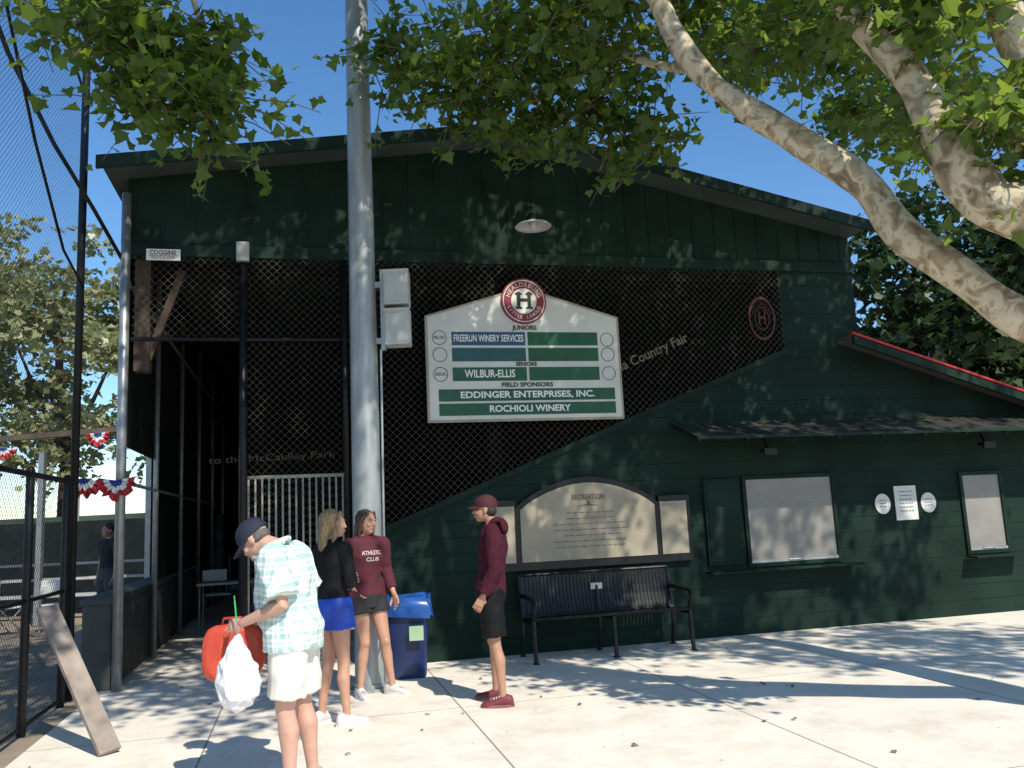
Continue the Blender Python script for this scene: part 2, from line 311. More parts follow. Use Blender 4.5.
for u0 in (3.15,6.35):
    m=MB();m.box((u0-.08,-.28,2.18),(u0+.08,-.18,2.22));m.tube([(u0,-.23,2.21),(u0,-.15,2.36)],.016,8);m.box((u0-.09,-.31,2.14),(u0+.09,-.27,2.23));m.make("flood_light",M_black,B,bevel=.006)
lp=empty("hanging_lamp",W(.22,.5,4.88),AL);tag(lp,"white enamel dish lamp hanging from gooseneck on gable","lamp")
m=MB();prof=[(.04,.09),(.06,.07),(.12,.05),(.18,.03),(.215,.0)]
m.rings([[(r*math.cos(2*math.pi*k/28),r*math.sin(2*math.pi*k/28),z) for k in range(28)] for r,z in prof],cap=False);o=m.make("lamp_shade",mat("lamp_enamel",(.5,.5,.46),.5,.1,4),lp,smooth=True);sm=o.modifiers.new("t","SOLIDIFY");sm.thickness=.006
m=MB();m.ell((0,0,.02),(.045,.045,.06));m.make("bulb",mat("lamp_glass",(.5,.5,.48),.1,.05,4),lp,smooth=True)
m=MB();m.tube([(0,0,.09),(0,.02,.16),(0,.10,.20),(0,.49,.16)],.012,8);m.make("gooseneck",M_black,lp,smooth=True)

# ---------------- sponsor sign ----------------
S=empty("sponsor_sign",W(.14,.15,2.64),AL);tag(S,"white peaked sponsor sign with green bars and round crest","sign")
M_signw=mat("sign_white",(.62,.61,.56),.5,.10,2.5)
m=MB();m.prism([(-1.18,0),(1.18,0),(1.18,1.24),(0,1.60),(-1.18,1.24)],-.03,.03);m.make("board",M_signw,S,bevel=.004)
m=MB();o_=[(-1.18,0),(1.18,0),(1.18,1.24),(0,1.60),(-1.18,1.24)];i_=[(-1.155,.025),(1.155,.025),(1.155,1.223),(0,1.572),(-1.155,1.223)]
m.add([(a,-.033,b) for a,b in o_+i_],[(i,(i+1)%5,(i+1)%5+5,i+5) for i in range(5)]);m.make("border",M_cream,S)
Y1=-.034;Y2=-.038
bars=[(.03,.89,.90,1.05),(.03,.70,.90,.86),(-.88,.47,.0,.63),(.03,.47,.90,.63),(-1.05,.235,1.08,.375),(-1.05,.07,1.08,.21)]
for a in bars: m=MB();quad(m,*a,Y1);m.make("green_bar",M_sgreen,S)
m=MB();quad(m,-.88,.89,.0,1.05,Y1);m.make("blue_bar",M_sblue,S)
m=MB();quad(m,-.88,.70,.0,.86,Y1);m.make("teal_bar",mat("sign_teal",(.012,.08,.09),.45,.12,6),S)
def ltr(par,mt,*a,**k):
    m=MB();addtext(m,*a,**k);return m.make("lettering",mt,par)
ltr(S,M_white,"FREERUN WINERY SERVICES",-.44,.97,Y2,.115,width=.83,bold=.002);ltr(S,M_white,"WILBUR-ELLIS",-.44,.55,Y2,.125,width=.60,bold=.003)
ltr(S,M_white,"EDDINGER ENTERPRISES, INC.",.01,.305,Y2,.105,width=1.62,bold=.003);ltr(S,M_white,"ROCHIOLI WINERY",.02,.14,Y2,.105,width=.98,bold=.003)
ltr(S,M_ink,"JUNIORS",0,1.10,Y2,.075,bold=.002);ltr(S,M_ink,"SENIORS",0,.665,Y2,.065,bold=.002);ltr(S,M_ink,"FIELD SPONSORS",0,.42,Y2,.07,width=.62,bold=.002)
for x0,z0,t in ((-1.02,.98,"BLUES"),(-1.02,.78,""),(-1.02,.55,"REDS"),(1.02,.96,""),(1.02,.78,""),(1.02,.55,"")):
    m=MB();disc(m,x0,z0,Y1,.078,.085,0,28)
    if t:addtext(m,t,x0,z0,Y2,.05,width=.12)
    m.make("team_circle",M_ink,S)
m=MB();m.rings([[( .275*math.cos(2*math.pi*k/48),yy,1.42+.275*math.sin(2*math.pi*k/48)) for k in range(48)] for yy in (-.06,-.0305)]);cr=m.make("crest",M_maroon,S)
m=MB();disc(m,0,1.42,-.064,.245,.256,0,48);disc(m,0,1.42,-.064,0,.155,0,40);circtext(m,"HEALDSBURG",0,1.42,-.064,.198,.075,math.radians(158),math.radians(15.2));circtext(m,"LITTLE LEAGUE",0,1.42,-.064,.198,.06,math.radians(203),math.radians(11.2),flip=True);m.make("crest_lettering",M_signw,cr)
m=MB();addtext(m,"H",0,1.42,-.068,.27,bold=.008)
for sx in (-1,1):
    for dz in (-.085,.085): quad(m,sx*.065-.042,1.42+dz-.012,sx*.065+.042,1.42+dz+.012,-.069)
m.make("letter_h",M_ink,cr)
for z in (.2,1.0): m=MB();m.box((-.9,.03,z),(.9,.10,z+.06));m.make("mounting_rail",M_galv,S)

# ---------------- arched plaque ----------------
A=empty("arched_notice_board",W(.86,.05,.93),AL);tag(A,"tan arched memorial board with side panels in dark frame","notice board")
def arch(x0,x1,z0,zs,zt,n=20):
    P=[(x0,z0),(x1,z0),(x1,zs)]
    for i in range(1,n): 
        t=i/n;P.append((x1+(x0-x1)*t,zs+(zt-zs)*math.sin(math.pi*t)**.8))
    return P+[(x0,zs)]
m=MB();m.prism(arch(-.92,.86,.0,.70,1.04),-.03,.05);m.box((-1.26,-.028,0),(-.92,.05,.80));m.box((.86,-.028,0),(1.26,.05,.78));m.make("frame",M_black,A)
m=MB();m.prism(arch(-.86,.80,.09,.68,.97),-.045,-.0305);m.make("arch_panel",M_cream,A)
m=MB();m.box((-1.21,-.042,.09),(-.93,-.0285,.73));m.make("side_panel",M_cream,A)
m=MB();m.box((.87,-.042,.09),(1.21,-.0285,.71));m.make("side_panel",M_cream,A)
m=MB();addtext(m,"RECREATION",-.03,.80,-.048,.085,bold=.003,width=.40);disc(m,-.03,.74,-.048,0,.02)
m.add([(-.17,-.048,.70),(.11,-.048,.70),(-.03,-.048,.725)],[(0,1,2)])
random.seed(3)
for r_ in range(7):
    z0=.62-r_*.065;w=.22+random.random()*.25;x0=-.03-w
    while x0<-.03+w:
        l=.03+random.random()*.06;quad(m,x0,z0,x0+l,z0+.009,-.048);x0+=l+.02
m.make("lettering",mat("faded_ink",(.14,.11,.075),.6,.1,5),A)
for u0,z0,kind in ((4.86,1.48,'r'),(5.21,1.48,'s'),(5.55,1.47,'r')):
    E=empty("wall_notice",W(u0,.0,z0),AL)
    m=MB()
    if kind=='r': m.rings([[( .115*math.cos(2*math.pi*k/32),yy,.13*math.sin(2*math.pi*k/32)) for k in range(32)] for yy in (-.012,-.001)]);tag(E,"round white notice disc fixed to green wall","notice","notices beside the window")
    else: m.box((-.165,-.012,-.22),(.165,-.001,.22));tag(E,"square white paper notice on green wall","notice","notices beside the window")
    m.make("notice_face",M_signw,E)
    m=MB()
    for r_ in range(6 if kind=='s' else 3):
        zz=(.14-r_*.05) if kind=='s' else (.04-r_*.04);w=.10 if kind=='s' else .05
        x0=-w
        while x0<w: 
            l=.015+random.random()*.03;quad(m,x0,zz,min(x0+l,w),zz+.01,-.0145);x0+=l+.012
    m.make("print",M_ink,E)
E=empty("small_contractor_sign",W(-3.88,.10,4.49),AL);tag(E,"small white contractor sign with black name and red line","sign")
m=MB();m.box((-.175,-.01,0),(.175,.01,.125));m.make("board",M_white,E)
ltr(E,M_ink,"COGGINS",-.005,.082,-.014,.07,width=.27,bold=.001)
m=MB();addtext(m,"FENCE & WIRE",0,.028,-.014,.035,width=.24);quad(m,-.15,.047,.15,.052,-.013);m.make("lettering",M_red,E)

# ---------------- light pole ----------------
PL=empty("light_pole",(-1.47,8.45,0));tag(PL,"tall grey steel floodlight pole rising past the roof","pole")
m=MB();m.tube([(0,0,0),(0,0,3),(0,0,6),(0,0,10),(0,0,14)],[.148,.136,.122,.11,.10],32);m.make("shaft",M_galvp,PL,smooth="auto")
m=MB();m.rings([[(r*math.cos(2*math.pi*k/24),r*math.sin(2*math.pi*k/24),z) for k in range(24)] for r,z in ((.22,0),(.22,.025),(.165,.03),(.165,.06))]);m.make("base_plate",M_galvp,PL)
for z0,z1 in ((3.70,4.06),(3.29,3.66)):
    m=MB();m.box((.23,-.11,z0),(.475,.09,z1));m.box((.22,-.12,z1-.03),(.485,-.11,z1));m.box((.245,-.117,z0+.03),(.46,-.11,z1-.05));m.make("cabinet",M_box,PL,bevel=.012)
m=MB();m.box((.08,-.02,3.32),(.19,.02,3.38));m.box((.08,-.02,3.9),(.19,.02,3.96));m.box((.185,-.05,3.25),(.225,.03,4.08));m.tube([(.18,-.05,3.25),(.165,-.05,1.5),(.155,-.05,.05)],.012,8);m.make("bracket",M_galv,PL)

# ---------------- bench ----------------
BE=empty("park_bench",W(.84,.42,0),AL);tag(BE,"black steel strap bench with curved arms against the green wall","bench")
hw=.90
def seatprof(t): return (-.28+.46*t,.43-.03*math.sin(math.pi*t)+.02*(1-t))
def backprof(t): return (.19+.10*t+.02*math.sin(t*3.1),.42+.46*t)
m=MB();xs=[-hw+.04+i*(2*hw-.08)/39 for i in range(40)]
for x0 in xs:
    P=[seatprof(i/6) for i in range(7)]
    for (a,b),(c,d) in zip(P[:-1],P[1:]): m.bar((x0,a,b),(x0,c,d),.036,.006)
m.tube([(-hw,-.28,.45),(hw,-.28,.45)],.016,8);m.tube([(-hw,.18,.43),(hw,.18,.43)],.016,8);m.make("seat",M_black,BE)
m=MB()
for x0 in xs:
    P=[backprof(i/5) for i in range(6)]
    for (a,b),(c,d) in zip(P[:-1],P[1:]): m.bar((x0,a,b),(x0,c,d),.036,.006,up=(0,1,0))
m.tube([(-hw,*backprof(1)),(hw,*backprof(1))],.018,8);m.tube([(-hw,*backprof(0.05)),(hw,*backprof(.05))],.014,8);m.make("backrest",M_black,BE)
m=MB();m.box((-.07,.245,.68),(.07,.255,.75));m.make("plaque",M_galv,BE)
for x0 in (-hw,0,hw):
    m=MB()
    m.tube([(x0,-.30,.0),(x0,-.28,.2),(x0,-.27,.43)],.024,8);m.tube([(x0,.26,0),(x0,.20,.25),(x0,.20,.43),(x0,.30,.88)],.024,8);m.tube([(x0,-.27,.40),(x0,.2,.40)],.018,8)
    m.box((x0-.03,-.34,0),(x0+.03,-.27,.012));m.box((x0-.03,.23,0),(x0+.03,.30,.012));m.make("leg",M_black,BE)
    if x0:
        m=MB();m.tube([(x0,.25,.66),(x0,.1,.665),(x0,-.2,.66),(x0,-.31,.63),(x0,-.34,.57),(x0,-.31,.50),(x0,-.27,.44)],.024,10,rnd=True);m.make("armrest",M_black,BE,smooth=True)

# ---------------- bin ----------------
RB=empty("recycling_bin",(-1.18,9.02,0),.1);tag(RB,"dark blue recycling bin with blue liner over the rim","bin")
def rr(w,d,z,rad=.05):
    P=[]
    for cx,cy,a0 in ((w-rad,d-rad,0),(-w+rad,d-rad,90),(-w+rad,-d+rad,180),(w-rad,-d+rad,270)):
        for i in range(4):
            a=math.radians(a0+i*30);P.append((cx+rad*math.cos(a),cy+rad*math.sin(a),z))
    return P
m=MB();m.rings([rr(.17,.15,0),rr(.18,.16,.04),rr(.215,.19,.70),rr(.225,.20,.72),rr(.225,.20,.75),rr(.19,.17,.75),rr(.18,.16,.5)]);m.make("bin_body",mat("blue_plastic",(.012,.03,.11),.4,.15,4),RB,smooth="auto")
m=MB();R_=[]
for k,(w,d,z) in enumerate(((.19,.17,.70),(.21,.19,.79),(.235,.21,.78),(.25,.225,.68),(.26,.235,.60))):
    r0=rr(w,d,z);R_.append([(x*(1+.06*math.sin(i*1.9+k)),y*(1+.06*math.cos(i*2.3)),z_+.025*math.sin(i*2.1+k)) for i,(x,y,z_) in enumerate(r0)])
m.rings(R_,cap=False);m.make("bin_liner",mat("blue_film",(.02,.08,.30),.25,.3,9),RB,smooth=True)
m=MB();m.box((.02,-.262,.38),(.16,-.256,.52));m.make("bin_label",mat("pale_green_label",(.35,.5,.3),.5,.1,5),RB)

# ---------------- left fence, net ----------------
def runthing(name,p0,p1,label,cat):
    d=Vector((p1[0]-p0[0],p1[1]-p0[1],0));a=math.atan2(d.y,d.x);e=empty(name,(p0[0],p0[1],0),a);tag(e,label,cat);return e,d.length
fp0=(-4.42,8.6);fp1=(-3.35,4.35)
E,Ln=runthing("chain_link_fence",fp0,fp1,"black chain link fence with pipe rails beside the walkway","fence")
m=MB();m.add([(0,0,.03),(Ln,0,.03),(Ln,0,2.08),(0,0,2.08)],[(0,1,2,3)]);m.make("fence_fabric",M_linkb,E)
for z,r_ in ((2.09,.024),(.06,.018),(1.05,.018)):
    m=MB();m.tube([(0,0,z),(Ln,0,z)],r_,10);m.make("fence_rail",M_black,E,smooth=True)
for x0 in (.28,1.45,2.5,3.6):
    m=MB();m.tube([(x0,0,0),(x0,0,2.12)],.035,10,rnd=True);m.make("fence_post",M_black,E,smooth=True)
E,Ln=runthing("backstop_net",fp0,fp1,"tall black protective netting hung above the fence","net")
m=MB();m.add([(0,.03,2.1),(Ln,.03,2.1),(Ln,.03,9),(0,.03,9)],[(0,1,2,3)]);m.make("netting",M_net,E)
m=MB();m.tube([(0,0,0),(0,0,9)],.04,12);m.make("net_pole",M_black,E,smooth=True)
m=MB();m.tube([(.0,.03,4.1),(.8,.03,4.25),(1.8,.03,4.9),(2.6,.03,5.6),(3.6,.03,6.6)],.014,6);m.make("cable",M_black,E)
m=MB();m.tube([(0,.03,6.1),(.8,.03,6.3),(1.8,.03,6.9),(2.8,.03,7.8)],.014,6);m.make("cable",M_black,E)
E=empty("overhead_cable",W(-4.3,.1,4.4));tag(E,"black sagging cable running to the corner post","cable")
m=MB();P=[Vector((-4.17,9.0,4.5)),Vector((-4.25,8.5,4.9)),Vector((-4.3,7.8,5.3)),Vector((-4.3,7.0,5.8)),Vector((-4.3,6.2,6.6))];m.tube([p-E.location for p in P],.022,8);m.make("cable_run",M_black,E,smooth=True)
E=empty("leaning_plank",(-3.0,6.45,0));tag(E,"weathered pale board leaning against the chain link fence","board")
m=MB();m.bar((0,0,.02),(-.72,.42,1.02),.16,.04,up=(.6,-.5,.6));m.make("plank",mat("weathered_wood",(.30,.245,.205),.8,.35,6,bump=.3),E,bevel=.004)
M_redf=mat("red_fabric",(.48,.03,.04),.8,.2,8);M_bluef=mat("blue_fabric",(.03,.06,.28),.8,.2,8)
def bunting(loc,rot,w,label,sg=0):
    E=empty("bunting",loc,rot);tag(E,label,"bunting","patriotic bunting on the fences")
    m=MB();n=24
    for (ra,rb,mi) in ((.0,.34,2),(.34,.62,1),(.62,1.,0)):
        for i in range(n):
            a0=math.pi+math.pi*i/n;a1=math.pi+math.pi*(i+1)/n
            def pt(r,a,i): 
                x=w*r*math.cos(a);return (x*(1-.15*sg*math.sin(-a)),.045*r*math.cos(i*2.1),w*r*math.sin(a)*(.95+.14*math.sin(i*1.3+sg))-.14*sg*abs(x))
            m.add([pt(ra,a0,i),pt(rb,a0,i),pt(rb,a1,i+1),pt(ra,a1,i+1)],[(0,1,2,3)],mi)
    m.make("bunting_fan",[M_redf,M_white,M_bluef],E)
bunting(W(-4.62,.12,2.15),AL+.2,.20,"red white blue bunting fan on corner fence",2.0);bunting(W(-4.30,.14,2.11),AL-.35,.21,"red white blue bunting fan on corner fence",-1.2)
bunting((-9.45,15.78,3.25),.2,.22,"small red white blue bunting on shelter roof edge",1.6);bunting((-7.7,15.78,3.42),-.2,.24,"small red white blue bunting on shelter roof edge",-1.4)
E=empty("dugout",(-10,16,0));tag(E,"brown roofed open shelter with low wall beyond fence","shelter")
m=MB();m.add([(-5,-.2,3.17),(3.4,-.2,3.47),(3.4,3.5,3.95),(-5,3.5,3.7),(-5,-.2,3.27),(3.4,-.2,3.57),(3.4,3.5,4.05),(-5,3.5,3.8)],[(0,3,2,1),(4,5,6,7),(0,1,5,4),(1,2,6,5),(2,3,7,6),(3,0,4,7)]);m.make("roof",mat("dugout_roof",(.11,.08,.06),.8,.3,4),E)
for x0 in (-4.8,-2.8,-.8,1.2,3.2): m=MB();m.box((x0-.05,-.1,0),(x0+.05,.0,3.15));m.make("post",M_galv,E)
m=MB();m.box((-5,3.3,0),(3.4,3.45,1.9));m.make("wall",mat("dugout_wall",(.09,.10,.085),.8,.3,3),E)
for i in range(3):
    m=MB();m.box((-4.9,.9+i*.75,.42+i*.28),(3.3,1.2+i*.75,.47+i*.28));m.make("seat_plank",mat("silver_plank",(.42,.42,.40),.5,.15,3),E)
E=empty("field_fence",(-18,27,0));tag(E,"dark green windscreened fence along the far side of field","fence")
m=MB();m.box((-16,0,0),(13,.06,2.2));m.make("screen",mat("fence_screen",(.05,.08,.055),.8,.3,1),E)
for x0 in np.arange(-16,13.1,2.9): m=MB();m.tube([(x0,-.05,0),(x0,-.05,3.0)],.04,8);m.make("fence_post",M_galv,E)
def chair(loc,rot,lab):
    E=empty("folding_chair",loc,rot);tag(E,lab,"chair")
    m=MB();m.box((-.21,-.2,.43),(.21,.2,.46));m.make("seat",M_white,E,bevel=.01)
    m=MB();m.box((-.21,.20,.62),(.21,.225,.86));m.make("backrest",M_white,E,bevel=.01)
    for sx in (-.2,.2):
        m=MB();m.tube([(sx,.22,.86),(sx,.2,.45),(sx,-.22,0)],.012,8);m.tube([(sx,-.18,.44),(sx,.24,0)],.012,8);m.make("leg",M_galv,E)
chair(W(-3.9,-6.5,0),.5,"white folding chair standing in the shaded walkway")
chair((-8.6,14.6,0),2.6,"white folding chair on the dirt beyond the fence");chair((-7.9,14.9,0),3.4,"white folding chair on the dirt beyond the fence")
E=empty("folding_table",W(-3.6,-5.0,0),AL);tag(E,"small dark folding table in the shaded walkway","table")
m=MB();m.box((-.45,-.3,.70),(.45,.3,.74));m.make("table_top",M_box,E,bevel=.008)
for sx in (-.4,.4): m=MB();m.tube([(sx,-.25,0),(sx,-.25,.7),(sx,.25,.7),(sx,.25,0)],.015,8);m.make("leg",M_galv,E)

# ---------------- trees ----------------
LF=np.array([(0,0),(.12,.02),(.38,-.06),(.36,.14),(.56,.38),(.33,.50),(.20,.72),(0,1.0),(-.20,.72),(-.33,.50),(-.56,.38),(-.36,.14),(-.38,-.06),(-.12,.02)])
def leaves(centers,size,name,material,parent,up=.5,droop=.3):
    C=np.array(centers);n=len(C)
    nrm=rng.normal(size=(n,3));nrm[:,2]=np.abs(nrm[:,2])+up;nrm/=np.linalg.norm(nrm,axis=1)[:,None]
    t=rng.normal(size=(n,3));t[:,2]-=droop;t-=nrm*(t*nrm).sum(1)[:,None];t/=np.linalg.norm(t,axis=1)[:,None]
    b=np.cross(nrm,t);s=size*(.45+.85*rng.random(n))[:,None,None]
    k=len(LF);curl=(.15+.5*rng.random(n))[:,None,None];fold=(np.abs(LF[:,0]))[None,:,None]*curl-.25*(LF[:,1]**2)[None,:,None]*curl
    V=C[:,None,:]+s*(LF[None,:,0,None]*b[:,None,:]+(LF[None,:,1,None]-.3)*t[:,None,:]+fold*nrm[:,None,:])
    V=V.reshape(-1,3);me=bpy.data.meshes.new(name);me.vertices.add(n*k);me.vertices.foreach_set("co",V.ravel())
    me.loops.add(n*k);me.loops.foreach_set("vertex_index",np.arange(n*k,dtype=np.int32));me.polygons.add(n);me.polygons.foreach_set("loop_start",np.arange(0,n*k,k,dtype=np.int32));me.polygons.foreach_set("loop_total",np.full(n,k,dtype=np.int32))
    me.materials.append(material);me.update(calc_edges=True);me.validate();ob=bpy.data.objects.new(name,me);coll.objects.link(ob);ob.parent=parent;return ob
def spray(c,r,ntw,per,length,tw):
    c=np.array(c,float);out=[]
    for _ in range(ntw):
        d=rng.normal(size=3);d/=np.linalg.norm(d);s=c+d*np.array([r,r,r*.75])*rng.random()**.45
        dr=rng.normal(size=3);dr[2]=dr[2]*.5-.35;dr/=np.linalg.norm(dr);L=length*(.6+.7*rng.random())
        tw.append((s,s+dr*L*.5+np.array([0,0,.02]),s+dr*L+np.array([0,0,-.05*L])))
        for i in range(per):
            out.append(s+dr*L*((i+.5)/per)+rng.normal(size=3)*.055)
    return out
def tree(name,base,limbs,clumps,label,lm,size,bark=None,per=9,length=.55):
    base=Vector(base);E=empty(name,base);tag(E,label,"tree")
    m=MB()
    for P,R in limbs:
        pts=[];rad=[]
        for i in range(len(P)-1):
            p0=Vector(P[max(i-1,0)]);p1=Vector(P[i]);p2=Vector(P[i+1]);p3=Vector(P[min(i+2,len(P)-1)])
            for k in range(5):
                t=k/5;q=.5*((2*p1)+(p2-p0)*t+(2*p0-5*p1+4*p2-p3)*t*t+(3*p1-p0-3*p2+p3)*t**3)
                rr_=(R[i]+(R[i+1]-R[i])*t)*.90
                q=q+Vector(noise.noise_vector(q*1.7))*rr_*.28
                pts.append(q-base);rad.append(rr_*(1+.24*noise.noise(q*3.1)))
        pts.append(Vector(P[-1])-base);rad.append(R[-1]);m.tube(pts,rad,18)
    m.make("trunk",bark or M_bark,E,smooth=True)
    tw=[];C=[]
    for c,r,nt in clumps: C+=spray(c,r,nt,per,length,tw)
    b=np.array(base);C=[c-b for c in C]
    cr=leaves(C,size,"crown",lm,E);cr["kind"]="stuff"
    m=MB()
    for a,b_,c in tw:m.tube([Vector(a)-base,Vector(b_)-base,Vector(c)-base],[.007,.005,.003],4)
    o=m.make("twigs",M_twig,E);o["kind"]="stuff"
    return E
M_twig=mat("twig_bark",(.12,.09,.06),.8,.2,8)
limbs=[([(5.0,5.6,-.05),(4.95,5.6,.8),(4.85,5.55,1.5),(4.65,5.45,2.1)],[.40,.34,.32,.30]),
 ([(4.75,5.5,1.8),(4.1,5.55,2.3),(3.42,5.6,2.66),(3.10,5.7,3.03),(2.77,5.8,3.39),(2.58,5.9,3.82),(2.21,6,4.19),(1.9,6.1,4.48),(1.57,6.2,4.89),(1.40,6.3,5.29),(1.28,6.4,5.8),(1.0,6.7,6.8),(.6,7,8)],[.2,.16,.14,.135,.13,.125,.115,.105,.10,.09,.085,.07,.05]),
 ([(4.7,5.45,2.0),(3.8,5.1,2.95),(3.15,5,3.2),(2.95,5.05,3.3),(2.83,5.1,3.58),(2.77,5.2,4.0),(2.61,5.3,4.45),(2.42,5.4,4.84),(2.3,5.5,5.4),(2.0,5.8,6.8),(1.8,6,8)],[.24,.20,.175,.17,.155,.13,.12,.11,.10,.07,.05]),
 ([(4.7,5.4,2.1),(3.75,5.1,3.4),(3.28,5,4.2),(3.2,5,4.6),(3.1,5,5.6),(3,5.4,7.5)],[.22,.15,.12,.115,.09,.05]),
 ([(3.75,5.1,3.4),(3.3,5.2,3.75),(2.9,5.25,3.98),(2.7,5.3,4.2)],[.09,.075,.07,.06]),
 ([(4.8,5.6,2.0),(5.2,6.3,4.5),(5.0,7,7),(4.5,7.5,9)],[.22,.18,.12,.06]),
 ([(1.57,6.2,4.9),(1.3,6.8,5.3),(1.0,7.5,5.9),(.3,7.8,6.4)],[.05,.04,.03,.02])]
vis=[((-.85,8,6.2),.55,60),((-.3,8,5.75),.5,58),((.22,7.5,5.95),.65,92),((.4,8,5.4),.42,44),((1.0,8,5.65),.5,64),((1.37,8,5.15),.35,30),((.92,7,5.85),.55,70),((1.8,7,6.0),.6,80),((2.6,8,6.15),.55,64),((3.3,8,6.1),.55,64),((3.05,6,5.3),.55,66),((2.75,5,4.65),.35,36),((2.95,4.8,3.85),.26,26),((3.3,4.9,3.5),.25,20),((2.5,5.2,5.0),.3,22),((4,9,5.8),.6,58),((4.85,9,5.6),.6,58),((2.3,6.6,5.4),.4,32),((3.9,8,5.4),.4,26),((3.5,6.5,4.7),.35,26)]
can=[]  # crown clumps mostly above the view, laid out to shade the facade
for i in range(190):
    x=-3+12*rng.random();y=2.6+6.6*rng.random();z=6.9+3.6*rng.random()
    if y<3.2 and x<6: continue
    can.append(((x,y,z),.6,15))
for i in range(22): can.append(((-1.2+3.0*rng.random(),1.4+1.9*rng.random(),7+2*rng.random()),.55,16))  # unseen clumps added to shade the walkway paving
for i in range(22): can.append(((6.6+5.6*rng.random(),2.0+2.2*rng.random(),7+2.2*rng.random()),.6,17))  # unseen clumps added to shade the paving along the wall base
tree("plane_tree",(5.0,5.6,0),limbs,vis+can,"mottled cream barked plane tree with broad leafy limbs",M_leaf,.112)
limbs2=[([(-3.2,-1.8,-.05),(-3.2,-1.8,2),(-3.1,-1.2,4),(-2.9,1,5.6),(-2.6,3.5,6.3),(-2.4,5.2,6.1),(-2.3,6,5.6),(-2.2,6.3,4.9)],[.3,.26,.2,.13,.08,.05,.025,.012])]
vis2=[((-3.3,6,5.6),.35,26),((-2.75,6,5.25),.38,44),((-2.35,6,5.2),.34,38),((-2.35,6,4.7),.30,32),((-1.9,6,4.75),.18,11),((-2.75,6,4.85),.25,22),((-3.0,6,5.9),.45,28)]
can2=[((-3.2+2.0*(rng.random()-.5)*2,-1.5+5*rng.random(),6+2.5*rng.random()),.6,14) for _ in range(12)]
tree("plane_tree",(-3.2,-1.8,0),limbs2,vis2+can2,"plane tree whose leafy bough hangs beside the net",M_leaf,.112)
def bgtree(x,y,h,r,lm,label,nc,sz=.4):
    cl=[]
    for _ in range(nc):
        d=rng.normal(size=3);d/=np.linalg.norm(d);q=rng.random()**.4
        cl.append(((x+d[0]*r*q,y+d[1]*r*q,h*.60+d[2]*h*.38*q),r*.22,12))
    tree("broadleaf_tree",(x,y,0),[([(x,y,-.1),(x+.2,y,h*.3),(x-.2,y,h*.6),(x,y,h*.85)],[.3,.24,.15,.05]),([(x,y,h*.3),(x+r*.5,y,h*.6)],[.14,.05]),([(x,y,h*.35),(x-r*.5,y,h*.65)],[.14,.05])],cl,label,lm,sz,bark=M_brown,per=9,length=1.2)
bgtree(-24,36,17,5,M_leafy,"pale yellow green tree behind the ball field",90,.28);bgtree(-17.5,33,14,3.8,M_leafy,"pale yellow green tree behind the ball field",70,.28);bgtree(-32,40,19,6,M_leafy,"pale yellow green tree behind the ball field",90,.32);bgtree(-13,40,9,4,M_leafy,"pale yellow green tree behind the ball field",70,.32);bgtree(-22,29,7,3.4,M_leafy,"pale yellow green shrubby tree beyond the shelter",70,.26)  # paleness of these crowns is distance haze put into the leaf colour
bgtree(11.5,21,9.5,3.4,M_leafd,"dark green tree behind the grandstand",130,.24);bgtree(16,20,9,3.6,M_leafd,"dark green tree behind the grandstand",130,.24);bgtree(9,30,12,3.2,M_leafd,"dark green tree behind the grandstand",90,.3);bgtree(19,26,13,4,M_leafd,"dark green tree behind the grandstand",110,.3)
FL=[(-3.5+9*rng.random(),5.2+4.6*rng.random(),.008) for _ in range(36)]
fo=leaves(FL,.045,"fallen_leaves",leafmat("dry_leaf",(.16,.10,.04),(.28,.22,.08),(.2,.15,.05),.1),None,up=6,droop=0);fo["kind"]="stuff"

# ---------------- people ----------------
def skinmat(n,c): return mat(n,c,.5,.10,14,bump=.05)
def finish(mb,name,material,parent,voxel,fold=0,fs=9,smooth=3,fz=.55):
    ob=mb.make(name,material,None)
    r=ob.modifiers.new("r","REMESH");r.mode='VOXEL';r.voxel_size=voxel
    s=ob.modifiers.new("s","SMOOTH");s.factor=.5;s.iterations=smooth
    bpy.context.view_layer.update()
    me=bpy.data.meshes.new_from_object(ob.evaluated_get(bpy.context.evaluated_depsgraph_get()))
    ob.modifiers.clear();old=ob.data;ob.data=me;bpy.data.meshes.remove(old);me.materials.clear();me.materials.append(material)
    if fold:
        n=len(me.vertices);co=np.empty(n*3);no=np.empty(n*3);me.vertices.foreach_get("co",co);me.vertices.foreach_get("normal",no)
        co=co.reshape(-1,3);no=no.reshape(-1,3);am=np.empty(n)
        for i in range(n):
            p=co[i];q=Vector((p[0]*fs+p[2]*fs*.3*fz,p[1]*fs,p[2]*fs*fz-p[0]*fs*.25));a=1-abs(noise.noise(q))*2.8
            am[i]=a*.7+noise.noise(q*2.3)*.45-.2
        co+=no*(am*fold)[:,None];me.vertices.foreach_set("co",co.ravel())
    me.polygons.foreach_set("use_smooth",[True]*len(me.polygons));me.update()
    if parent:ob.parent=parent
    return ob
def rotm(yaw,pitch=0,roll=0): return Matrix.Rotation(yaw,3,'Z')@Matrix.Rotation(pitch,3,'X')@Matrix.Rotation(roll,3,'Y')
